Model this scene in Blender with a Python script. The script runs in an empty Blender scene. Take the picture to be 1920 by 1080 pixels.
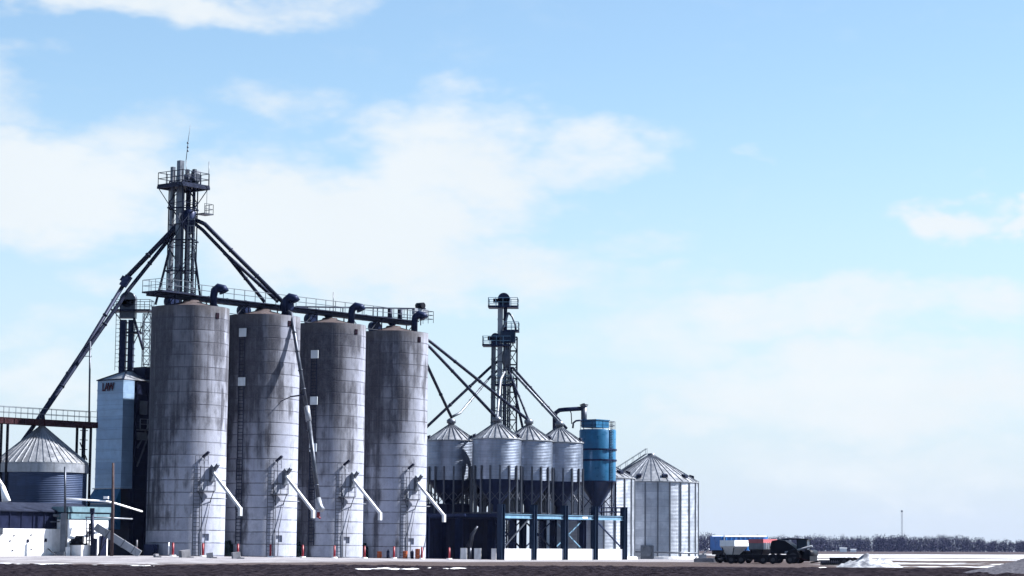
import bpy, math, random
from mathutils import Vector, Matrix, noise as mnoise
random.seed(7)
SC = bpy.context.scene
COL = SC.collection
R = math.radians

# ------------------------------------------------------------------ camera
FPX = 4427.0                      # focal length in pixels of a 1920 wide frame
PPX, PPY = 1190.0, 540.0          # principal point (the photo is a crop)
PITCH, ROLL = math.atan(490.3 / FPX), 0.003
CAMZ = 1.4
cam_d = bpy.data.cameras.new('camera')
cam = bpy.data.objects.new('camera', cam_d)
COL.objects.link(cam)
cam_d.sensor_width = 36.0
cam_d.lens = FPX * 36.0 / 1920.0
cam_d.shift_x = -(PPX - 960.0) / 1920.0
cam_d.clip_start = 1.0
cam_d.clip_end = 30000.0
ROT = Matrix.Rotation(math.pi / 2 + PITCH, 3, 'X') @ Matrix.Rotation(ROLL, 3, 'Z')
cam.matrix_world = Matrix.Translation((0, 0, CAMZ)) @ ROT.to_4x4()
SC.camera = cam

# ------------------------------------------------------------------ light
SUN_EL, SUN_AZ = R(45.0), R(13.0)          # azimuth measured from +X towards +Y
sun_dir = Vector((math.cos(SUN_EL) * math.cos(SUN_AZ), math.cos(SUN_EL) * math.sin(SUN_AZ), math.sin(SUN_EL)))
sl = bpy.data.lights.new('sun', 'SUN')
sl.energy = 5.0
sl.angle = R(0.5)
sl.color = (1.0, 0.985, 0.96)
so = bpy.data.objects.new('sun', sl)
COL.objects.link(so)
so.rotation_euler = sun_dir.to_track_quat('Z', 'Y').to_euler()
SC.view_settings.view_transform = 'Standard'
SC.view_settings.look = 'None'
SC.view_settings.gamma = 1.0
SC.view_settings.use_curve_mapping = False
SC.view_settings.exposure = 1.9

world = bpy.data.worlds.new('World')
SC.world = world
world.use_nodes = True


class NG:
    """small helper round a node tree"""
    def __init__(self, nt):
        self.nt = nt
        nt.nodes.clear()

    def n(self, typ, **kw):
        nd = self.nt.nodes.new(typ)
        for k, v in kw.items():
            setattr(nd, k, v)
        return nd

    def put(self, sock, val):
        if isinstance(val, bpy.types.NodeSocket):
            self.nt.links.new(val, sock)
        elif val is not None:
            if hasattr(sock.default_value, '__len__'):
                v = tuple(val) if hasattr(val, '__len__') else (val,) * 3
                if len(sock.default_value) == 4 and len(v) == 3:
                    v = v + (1.0,)
                sock.default_value = v
            else:
                sock.default_value = val

    def m(self, op, a, b=None, c=None, clamp=False):
        nd = self.n('ShaderNodeMath', operation=op)
        nd.use_clamp = clamp
        self.put(nd.inputs[0], a)
        if b is not None: self.put(nd.inputs[1], b)
        if c is not None: self.put(nd.inputs[2], c)
        return nd.outputs[0]

    def add(self, a, b): return self.m('ADD', a, b)
    def sub(self, a, b): return self.m('SUBTRACT', a, b)
    def mul(self, a, b): return self.m('MULTIPLY', a, b)
    def div(self, a, b): return self.m('DIVIDE', a, b)

    def ss(self, x, lo, hi, a=0.0, b=1.0):
        nd = self.n('ShaderNodeMapRange', interpolation_type='SMOOTHSTEP')
        self.put(nd.inputs[0], x)
        for i, v in enumerate((lo, hi, a, b)):
            self.put(nd.inputs[i + 1], v)
        return nd.outputs[0]

    def noise(self, vec, scale=1.0, detail=4.0, rough=0.55, dist=0.0):
        nd = self.n('ShaderNodeTexNoise')
        self.put(nd.inputs['Vector'], vec)
        nd.inputs['Scale'].default_value = scale
        nd.inputs['Detail'].default_value = detail
        nd.inputs['Roughness'].default_value = rough
        nd.inputs['Distortion'].default_value = dist
        return nd.outputs['Fac']

    def xyz(self, x, y, z):
        nd = self.n('ShaderNodeCombineXYZ')
        for i, v in enumerate((x, y, z)):
            self.put(nd.inputs[i], v)
        return nd.outputs[0]

    def sep(self, v):
        nd = self.n('ShaderNodeSeparateXYZ')
        self.put(nd.inputs[0], v)
        return nd.outputs[0], nd.outputs[1], nd.outputs[2]

    def mix(self, fac, a, b, blend='MIX'):
        nd = self.n('ShaderNodeMix', data_type='RGBA', blend_type=blend)
        self.put(nd.inputs[0], fac)
        self.put(nd.inputs[6], a)
        self.put(nd.inputs[7], b)
        return nd.outputs[2]

    def vm(self, op, a, b):
        nd = self.n('ShaderNodeVectorMath', operation=op)
        self.put(nd.inputs[0], a)
        self.put(nd.inputs[1], b)
        return nd.outputs[0]


def ang(px, py):
    """pixel of the photo -> azimuth, elevation of its direction, in radians"""
    d = ROT @ Vector(((px - PPX) / FPX, -(py - PPY) / FPX, -1.0))
    return math.atan2(d.x, d.y), math.atan2(d.z, math.hypot(d.x, d.y))


def build_sky():
    g = NG(world.node_tree)
    sky = g.n('ShaderNodeTexSky', sky_type='NISHITA')
    sky.sun_disc = False
    sky.sun_elevation = SUN_EL
    sky.sun_rotation = math.pi / 2 - SUN_AZ
    sky.altitude = 100.0
    sky.air_density = 1.0
    sky.dust_density = 0.6
    sky.ozone_density = 1.5
    tc = g.n('ShaderNodeTexCoord')
    x, y, z = g.sep(tc.outputs['Generated'])
    az = g.m('ARCTAN2', x, y)
    el = g.m('ARCTAN2', z, g.m('SQRT', g.add(g.mul(x, x), g.mul(y, y))))
    # cloud noise, stretched along the horizon
    p = g.xyz(g.mul(az, 9.0), g.mul(el, 20.0), 3.7)
    wob = g.noise(g.xyz(g.mul(az, 14.0), g.mul(el, 26.0), 9.1), 1.0, 4.0, 0.6)
    wob2 = g.noise(g.xyz(g.mul(az, 14.0), g.mul(el, 26.0), 31.0), 1.0, 4.0, 0.6)
    az2 = g.add(az, g.mul(g.sub(wob, 0.5), 0.11))
    el2 = g.add(el, g.mul(g.sub(wob2, 0.5), 0.055))
    blobs = [  # px, py, rx, ry, weight, of the clouds of that day
        (250, 0, 480, 60, .9), (-60, 340, 520, 140, 1.1), (-40, 170, 190, 110, .6), (230, 260, 210, 90, .55),
        (550, 215, 170, 70, .5), (620, 430, 380, 150, 1.15), (860, 310, 240, 150, .95), (1060, 300, 170, 70, .7),
        (760, 500, 520, 80, .8), (1180, 440, 150, 50, .4), (890, 200, 150, 60, .45), (1765, 395, 105, 45, .95), (1915, 402, 95, 38, .9),
        (1380, 300, 50, 18, .4), (1540, 590, 300, 75, .75), (1830, 570, 220, 60, .65), (1650, 730, 600, 110, .8),
        (230, 510, 130, 50, .45), (1250, 620, 300, 90, .55), (1300, 800, 130, 50, .65), (1700, 880, 500, 70, .5), (40, 720, 260, 70, .55), (1180, 540, 300, 60, .5), (100, 620, 200, 40, .35)]
    tot = None
    for (px, py, rx, ry, w) in blobs:
        a0, e0 = ang(px, py)
        da = g.div(g.sub(az2, a0), rx / FPX)
        de = g.div(g.sub(el2, e0), ry / FPX)
        d = g.m('SQRT', g.add(g.mul(da, da), g.mul(de, de)))
        b = g.ss(d, 0.25, 1.25, w, 0.0)
        tot = b if tot is None else g.m('MAXIMUM', tot, b)
    n1 = g.noise(p, 1.0, 6.0, 0.55, 0.3)
    n2 = g.noise(g.xyz(g.mul(az, 34.0), g.mul(el, 70.0), 1.3), 1.0, 6.0, 0.6)
    wild = g.mul(g.ss(n1, 0.55, 0.75), g.ss(el, 0.24, 0.34))       # scattered cloud over the rest of the sky
    dens = g.add(g.m('MAXIMUM', tot, g.mul(wild, 0.7)), g.add(g.mul(g.sub(n2, 0.5), 1.0), g.mul(g.sub(n1, 0.5), 0.55)))
    cl = g.ss(dens, 0.03, 0.98)
    cl = g.mul(cl, g.ss(tot, 0.0, 0.12, 0.5, 1.0))
    tone = g.mul(g.sub(n1, 0.5), 0.5)
    base = g.mix(1.0, sky.outputs[0], SKY_TINT, 'MULTIPLY')
    # thin haze veil close to the horizon
    veil = g.ss(el, -0.03, 0.21, SKY_VEIL, 0.0)
    base = g.mix(veil, base, SKY_LOW)
    fac = g.mul(cl, 0.97)
    out = g.mix(fac, base, g.vm('ADD', SKY_CLOUD, g.xyz(tone, tone, tone)))
    bg = g.n('ShaderNodeBackground')
    g.put(bg.inputs[0], out)
    bg.inputs[1].default_value = 0.05
    o = g.n('ShaderNodeOutputWorld')
    g.nt.links.new(bg.outputs[0], o.inputs[0])


SKY_TINT = (0.90, 0.98, 0.99)
SKY_LOW = (3.65, 4.25, 5.10)
SKY_CLOUD = (4.65, 5.0, 5.25)
SKY_VEIL = 0.95
build_sky()


# ------------------------------------------------------------------ materials
M = {}


def newmat(name):
    m = bpy.data.materials.new(name)
    m.use_nodes = True
    g = NG(m.node_tree)
    bs = g.n('ShaderNodeBsdfPrincipled')
    o = g.n('ShaderNodeOutputMaterial')
    g.nt.links.new(bs.outputs[0], o.inputs[0])
    M[name] = m
    return g, bs


def bump(g, bs, h, strength=0.3, dist=0.05):
    b = g.n('ShaderNodeBump')
    b.inputs['Strength'].default_value = strength
    b.inputs['Distance'].default_value = dist
    g.put(b.inputs['Height'], h)
    g.nt.links.new(b.outputs[0], bs.inputs['Normal'])


def objco(g):
    return g.n('ShaderNodeTexCoord').outputs['Object']


def seedval(g):
    oi = g.n('ShaderNodeObjectInfo')
    x, y, z = g.sep(oi.outputs['Location'])
    return g.add(g.mul(x, 1.37), g.mul(y, 0.73))


def paint(name, col, rough=0.5, metal=0.0, var=0.25, dirt=None, scale=1.3, dirtamt=0.5):
    """painted or bare metal / plastic / timber with uneven tone, streaks and dirt"""
    g, bs = newmat(name)
    if not name.startswith('white') and max(col) > .06: col = tuple(k * .52 for k in col)
    co = objco(g)
    s = seedval(g)
    c2 = g.vm('ADD', co, g.xyz(s, 0.0, s))
    n = g.noise(c2, scale, 5.0, 0.6)
    c = g.mix(g.ss(n, 0.3, 0.7), tuple(k * (1 - var) for k in col), tuple(min(1, k * (1 + var * .6)) for k in col))
    x, y, z = g.sep(c2)
    st = g.noise(g.xyz(g.mul(x, 3.0), g.mul(y, 3.0), g.mul(z, 0.25)), 1.0, 3.0, 0.6)
    d = dirt or tuple(k * 0.35 for k in col)
    c = g.mix(g.ss(st, 0.52, 0.75, 0.0, dirtamt), c, d)
    g.put(bs.inputs['Base Color'], c)
    g.put(bs.inputs['Roughness'], g.ss(n, 0.2, 0.8, max(0.05, rough - .12), min(1, rough + .12)))
    bs.inputs['Metallic'].default_value = metal
    bs.inputs['Specular IOR Level'].default_value = .3 if (rough < .58 and max(col) > .05) else (0.08 if rough < .58 else 0.0)
    bump(g, bs, n, 0.15, 0.02)


def concrete_silo(name):
    g, bs = newmat(name)
    co = objco(g)
    x, y, z = g.sep(co)
    s = seedval(g)
    th = g.mul(g.m('ARCTAN2', x, g.mul(y, -1.0)), 4.5)
    # lifts of the poured wall
    lift = g.div(z, 1.437)
    fl = g.m('FLOOR', lift)
    fr = g.m('FRACT', lift)
    wn = g.n('ShaderNodeTexWhiteNoise', noise_dimensions='2D')
    g.put(wn.inputs[0], g.xyz(fl, s, 0.0))
    ripple = g.noise(g.xyz(g.mul(th, 0.8), s, fl), 1.0, 3.0, 0.6)
    seam = g.m('MAXIMUM', g.ss(fr, 0.02, 0.085, 1.0, 0.0), g.ss(fr, 0.96, 0.99, 0.0, 1.0))
    seam = g.mul(seam, g.ss(ripple, 0.3, 0.6, 0.35, 1.0))
    # panel joints of the forms
    pj = g.m('FRACT', g.div(th, 2.83))
    pj = g.ss(g.m('ABSOLUTE', g.sub(pj, 0.5)), 0.0, 0.018, 1.0, 0.0)
    blotch = g.noise(g.xyz(g.mul(th, 0.42), s, g.mul(z, 0.16)), 1.0, 6.0, 0.62)
    streak = g.noise(g.xyz(g.mul(th, 0.55), g.add(s, 5.0), g.mul(z, 0.022)), 1.0, 6.0, 0.65)
    fine = g.noise(g.xyz(g.mul(th, 3.6), g.add(s, 2.0), g.mul(z, 0.13)), 1.0, 4.0, 0.6)
    grain = g.noise(co, 7.0, 5.0, 0.65)
    mott = g.noise(g.xyz(g.mul(th, 1.3), g.add(s, 9.0), g.mul(z, 0.9)), 1.0, 6.0, 0.65)
    # weathering runs down from the roof edge and fades out towards the ground
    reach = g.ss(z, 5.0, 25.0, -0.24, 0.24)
    left = g.ss(th, -5.0, 4.5, 0.21, -0.28)           # stains deepened to paint in the shaded flank, thinned on the sunlit one
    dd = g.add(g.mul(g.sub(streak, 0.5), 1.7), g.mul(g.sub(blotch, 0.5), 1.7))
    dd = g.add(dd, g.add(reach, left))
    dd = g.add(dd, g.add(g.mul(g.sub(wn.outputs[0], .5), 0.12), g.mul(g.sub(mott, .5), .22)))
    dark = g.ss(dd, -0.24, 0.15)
    run = g.mul(g.ss(fine, 0.5, 0.72), g.ss(z, 4.0, 24.0, 0.12, 0.6))
    run2 = g.mul(g.ss(fine, 0.42, 0.30), g.ss(dark, 0.1, 0.6, 0.0, 0.16))
    col = g.mix(g.ss(blotch, 0.3, 0.7), (0.25, 0.272, 0.355), (0.33, 0.35, 0.42))
    col = g.mix(g.mul(wn.outputs[0], 0.28), col, (0.16, 0.17, 0.21))
    # older grime over the upper two thirds, heavier on some silos than on others
    wsil = g.n('ShaderNodeTexWhiteNoise', noise_dimensions='1D')
    g.put(wsil.inputs['W'], s)
    grime_and_shade = g.ss(g.add(z, g.mul(g.sub(blotch, .5), 14.0)), 5.0, 20.0)
    grime_and_shade = g.mul(grime_and_shade, g.add(.55, g.mul(wsil.outputs[0], .3)))
    grime_and_shade = g.mul(grime_and_shade, g.ss(th, 1.0, 6.0, 1.1, 0.35))  # thinned on the right so the sunlit edge is painted brighter
    col = g.mix(grime_and_shade, col, (0.082, 0.084, 0.102))
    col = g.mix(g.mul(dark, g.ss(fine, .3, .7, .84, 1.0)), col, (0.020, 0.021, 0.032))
    col = g.mix(run, col, (0.05, 0.05, 0.063))
    col = g.mix(run2, col, (0.25, 0.255, 0.28))
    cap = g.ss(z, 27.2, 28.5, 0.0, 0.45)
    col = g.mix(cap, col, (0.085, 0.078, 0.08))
    col = g.mix(g.ss(mott, .40, .72, 0, .35), col, (0.10, 0.105, 0.13))
    col = g.mix(g.mul(seam, 0.88), col, (0.035, 0.036, 0.05))
    col = g.mix(g.mul(pj, 0.25), col, (0.12, 0.12, 0.14))
    col = g.mix(g.ss(grain, 0.35, 0.75, 0.0, 0.22), col, (0.14, 0.14, 0.15))
    g.put(bs.inputs['Base Color'], col)
    bs.inputs['Roughness'].default_value = 0.9
    bs.inputs['Specular IOR Level'].default_value = 0.15
    bump(g, bs, g.sub(g.mul(grain, 0.4), g.mul(seam, 1.0)), 0.35, 0.06)


def galvanised(name, ring=0.82, panel=2.6, col=(0.19, 0.22, 0.285), metal=0.88, rough=0.40, radius=3.25, corr=0.20):
    g, bs = newmat(name)
    co = objco(g)
    x, y, z = g.sep(co)
    s = seedval(g)
    th = g.mul(g.m('ARCTAN2', x, g.mul(y, -1.0)), radius)
    fz = g.m('FLOOR', g.div(z, ring))
    off = g.mul(g.m('MODULO', fz, 2.0), panel * .5)
    fx = g.m('FLOOR', g.div(g.add(th, off), panel))
    wn = g.n('ShaderNodeTexWhiteNoise', noise_dimensions='3D')
    g.put(wn.inputs[0], g.xyz(fz, fx, s))
    fr = g.m('FRACT', g.div(z, ring))
    seam = g.ss(fr, 0.0, 0.07, 1.0, 0.0)
    n = g.noise(g.vm('ADD', co, g.xyz(s, s, s)), 0.8, 6.0, 0.6)
    st = g.noise(g.xyz(g.mul(th, 2.2), s, g.mul(z, 0.1)), 1.0, 4.0, 0.6)
    c = g.mix(g.ss(n, 0.3, 0.7), tuple(k * .82 for k in col), tuple(min(1, k * 1.12) for k in col))
    c = g.mix(g.mul(wn.outputs[0], 0.35), c, tuple(k * .62 for k in col))
    c = g.mix(g.ss(st, 0.5, 0.75, 0, .35), c, tuple(k * .45 for k in col))
    c = g.mix(g.mul(seam, .5), c, tuple(k * .35 for k in col))
    g.put(bs.inputs['Base Color'], c)
    bs.inputs['Metallic'].default_value = metal
    g.put(bs.inputs['Roughness'], g.add(g.ss(n, 0.25, 0.75, rough - .07, rough + .07), g.mul(g.sub(wn.outputs[0], .5), .12)))
    w = g.m('SINE', g.mul(z, 2 * math.pi / corr))
    bump(g, bs, g.add(g.mul(w, 0.5), g.mul(n, 0.5)), 1.0, 0.022 if corr < 1 else 0.01)


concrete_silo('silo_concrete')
galvanised('galvanised')
galvanised('bin_steel', ring=1.1, panel=2.9, col=(0.34, 0.37, 0.43), metal=0.75, rough=0.45, radius=7.0)
galvanised('dryer_steel', ring=1.36, panel=40.0, col=(0.185, 0.285, 0.43), metal=0.25, rough=0.5, corr=5.0)
galvanised('shadow_bin_steel', ring=1.1, panel=2.9, col=(0.018, 0.035, 0.085), metal=0.45, rough=0.5, radius=5.5)  # shadow on the small bin put into the colour of its shell
paint('roof_steel', (0.46, 0.48, 0.53), 0.42, 0.6, .2)
paint('dark_steel', (0.012, 0.016, 0.034), 0.5, 0.3, .3, (0.03, 0.025, 0.03))
paint('grey_steel', (0.10, 0.115, 0.155), 0.42, 0.5, .25)
paint('pale_steel', (0.42, 0.45, 0.52), 0.42, 0.35, .2)
paint('mid_steel', (0.19, 0.215, 0.27), 0.4, 0.5, .25)
paint('black_steel', (0.006, 0.007, 0.012), 0.5, 0.1, .3)
paint('navy_steel', (0.008, 0.014, 0.042), 0.45, 0.2, .3)
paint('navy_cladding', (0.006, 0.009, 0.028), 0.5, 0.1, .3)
paint('blue_paint', (0.018, 0.155, 0.33), 0.35, 0.1, .2, (0.02, 0.09, 0.20), dirtamt=.35)
paint('frame_blue', (0.24, 0.45, 0.66), 0.4, 0.1, .2, (0.06, 0.07, 0.1))
paint('post_blue', (0.022, 0.045, 0.095), 0.4, 0.1, .2, (0.02, 0.03, 0.06))  # darker copy of frame_blue: shade on the posts put into the colour
paint('spout_grey', (0.80, 0.84, 0.92), 0.5, 0.1, .2, (0.3, 0.31, 0.36))
paint('slate', (0.02, 0.024, 0.04), 0.6, 0.0, .3)  # dark tone also carries the silo's shadow on the lean-to roof
paint('blue_hopper', (0.008, 0.03, 0.10), 0.4, 0.1, .2)
paint('rim_dark', (0.012, 0.008, 0.012), 0.6)
paint('teal_paint', (0.20, 0.34, 0.42), 0.45, 0.1, .2)
paint('rust_steel', (0.030, 0.015, 0.018), 0.7, 0.1, .45, (0.02, 0.014, 0.018))
paint('white_paint', (0.78, 0.79, 0.82), 0.5, 0.0, .06, (0.5, 0.5, 0.53), dirtamt=.35)
paint('white_concrete', (0.68, 0.68, 0.70), 0.85, 0.0, .12, (0.40, 0.39, 0.40), dirtamt=.45)
paint('block_concrete', (0.36, 0.36, 0.40), 0.9, 0.0, .25, (0.15, 0.15, 0.17))
paint('roof_concrete', (0.13, 0.108, 0.112), 0.85, 0.0, .25)
paint('red_paint', (0.30, 0.012, 0.03), 0.45, 0.0, .2, (0.16, 0.02, 0.03))
paint('faded_red', (0.62, 0.16, 0.19), 0.5, 0.0, .15)
paint('orange_paint', (0.45, 0.10, 0.03), 0.5, 0.0, .15)
paint('trailer_blue', (0.05, 0.33, 0.95), 0.35, 0.0, .15)
paint('letter_red', (0.07, 0.012, 0.03), 0.5, 0.0, .1)
paint('wood_pole', (0.11, 0.085, 0.09), 0.8, 0.0, .3, (0.07, 0.045, 0.045))
paint('rubber', (0.015, 0.015, 0.018), 0.8, 0.0, .2)
paint('hub_grey', (0.07, 0.07, 0.085), 0.5, 0.3, .2)
paint('tarp', (0.012, 0.02, 0.022), 0.6, 0.0, .3)
paint('glass', (0.03, 0.05, 0.08), 0.08, 0.0, .1)
paint('bark', (0.040, 0.036, 0.066), 0.9, 0.0, .3)
paint('pale_blue_panel', (0.80, 0.9, 1.0), 0.5, 0.0, .1)


def ell(g, x, y, cx, cy, rx, ry):
    a = g.div(g.sub(x, cx), rx)
    b = g.div(g.sub(y, cy), ry)
    return g.m('SQRT', g.add(g.mul(a, a), g.mul(b, b)))


def ground_mat():
    g, bs = newmat('yard_and_fields')
    co = objco(g)
    x, y, z = g.sep(co)
    nbig = g.noise(g.xyz(g.mul(x, .05), g.mul(y, .02), 0.0), 1.0, 5.0, 0.6)
    nmid = g.noise(g.xyz(g.mul(x, .35), g.mul(y, .12), 4.0), 1.0, 5.0, 0.6)
    nfine = g.noise(co, 3.0, 5.0, 0.65)
    ye = g.add(y, g.mul(g.sub(nmid, .5), 16.0))
    soil = g.mix(g.ss(nfine, .3, .7), (0.005, 0.004, 0.007), (0.014, 0.011, 0.016))
    gravel = g.mix(g.ss(nmid, .35, .65), (0.16, 0.155, 0.172), (0.23, 0.225, 0.245))
    rut = g.noise(g.xyz(g.mul(x, .05), g.mul(y, .45), 11.0), 1.0, 4.0, .6)
    gravel = g.mix(g.ss(rut, .5, .66, 0, .6), gravel, (0.085, 0.078, 0.085))
    gravel = g.mix(g.ss(nfine, .4, .75, 0, .6), gravel, (0.075, 0.07, 0.08))
    dirt = g.mix(g.ss(nfine, .3, .7), (0.028, 0.023, 0.024), (0.075, 0.062, 0.064))
    farf = g.mix(g.ss(nbig, .4, .6), (0.035, 0.030, 0.034), (0.065, 0.056, 0.06))
    snow = g.mix(g.ss(nfine, .3, .7), (0.40, 0.42, 0.47), (0.60, 0.62, 0.66))
    # yard: dirt verge, then pale gravel up to the silos
    c = g.mix(g.ss(ye, 190., 197.), soil, dirt)
    c = g.mix(g.ss(g.add(ye, g.mul(g.ss(x, -46, -5), -62.0)), 196., 222.), c, gravel)
    c = g.mix(g.ss(x, 6., 14.), c, g.mix(g.ss(ye, 180., 190.), soil, dirt))
    c = g.mix(g.ss(ye, 420., 500.), c, farf)
    # snow lying on the fields to the right
    band = g.mul(g.ss(y, 188., 205.), g.ss(y, 900., 760.))
    band = g.mul(band, g.ss(x, 16., 24.))
    strip = g.noise(g.xyz(g.mul(x, .012), g.mul(y, .05), 7.0), 1.0, 5.0, .65)
    near = g.noise(g.xyz(g.mul(x, .09), g.mul(y, .07), 2.0), 1.0, 5.0, .65)
    strip = g.mix(g.ss(y, 250., 330.), g.add(near, .055), strip)
    keep = g.ss(g.add(strip, g.ss(y, 260., 480., -0.06, 0.03)), .50, .56)
    c = g.mix(g.mul(band, keep), c, snow)
    # remnants along the field edge on the left
    rem = g.mul(g.ss(x, -38., -48.), g.ss(g.m('ABSOLUTE', g.sub(y, 203.)), 12., 3.))
    c = g.mix(g.mul(rem, g.ss(nmid, .50, .56)), c, snow)
    g.put(bs.inputs['Base Color'], c)
    bs.inputs['Roughness'].default_value = 0.95
    bs.inputs['Specular IOR Level'].default_value = 0.0
    bump(g, bs, g.add(nfine, nmid), 0.6, 0.15)


def soil_mat():
    g, bs = newmat('ploughed_soil')
    co = objco(g)
    x, y, z = g.sep(co)
    n = g.noise(co, 2.5, 6.0, .65)
    n2 = g.noise(g.xyz(g.mul(x, .5), g.mul(y, .15), 2.0), 1.0, 5.0, .6)
    c = g.mix(g.ss(n, .3, .72), (0.003, 0.0026, 0.0042), (0.021, 0.0178, 0.0225))
    c = g.mix(g.ss(n2, .5, .75, 0, .35), c, (0.024, 0.019, 0.023))
    m = None
    for (cx, cy, rx, ry) in ((-15.5, 150, 3.2, 4.5), (-12.0, 153, 2.0, 3.0), (12.5, 171, 3.5, 3.5), (-42, 187, 3, 3), (-36, 176, 3, 2.5), (18.5, 190, 3, 3)):
        d = ell(g, x, y, cx, cy, rx, ry)
        b = g.ss(d, .35, 1.05, 1.0, 0.0)
        m = b if m is None else g.m('MAXIMUM', m, b)
    k = g.ss(g.mul(m, g.add(.20, g.add(g.mul(n2, .6), g.mul(n, .7)))), .50, .74)
    c = g.mix(k, c, (0.80, 0.83, 0.88))
    g.put(bs.inputs['Base Color'], c)
    bs.inputs['Roughness'].default_value = 0.95
    bs.inputs['Specular IOR Level'].default_value = 0.0
    bump(g, bs, n, 0.8, 0.12)


def heap_mat(name, a, b, scale=2.5):
    g, bs = newmat(name)
    co = objco(g)
    n = g.noise(co, scale, 6.0, .65)
    g.put(bs.inputs['Base Color'], g.mix(g.ss(n, .32, .7), a, b))
    bs.inputs['Roughness'].default_value = 0.95
    bs.inputs['Specular IOR Level'].default_value = 0.0
    bump(g, bs, n, 0.7, 0.1)


ground_mat()
soil_mat()
heap_mat('snow', (0.085, 0.09, 0.11), (0.36, 0.375, 0.41), 1.1)
heap_mat('gravel_heap', (0.04, 0.04, 0.052), (0.10, 0.10, 0.118), 5.0)


# ------------------------------------------------------------------ mesh helpers
ORI = {}
V = Vector
Uv, Vv = V((.6, .8, 0)), V((.8, -.6, 0))         # along the row of silos, and out of it towards the yard
Zv = V((0, 0, 1))


def P(px, py, d):
    """the point seen at pixel (px, py) of the photo, d metres ahead"""
    r = ROT @ Vector(((px - PPX) / FPX, -(py - PPY) / FPX, -1.0))
    return V((0, 0, CAMZ)) + r * (d / r.y)


def XofPx(px, d):
    return (px - PPX) / FPX * d


def gz(x, y):
    a = min(1.0, max(0.0, (-17.0 - x) / 35.0)) * 0.53
    t = min(1.0, max(0.0, (y - 200.0) / 55.0))
    f = min(1.0, max(0.0, (560.0 - y) / 120.0))
    return a * t * t * (3 - 2 * t) * f


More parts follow.
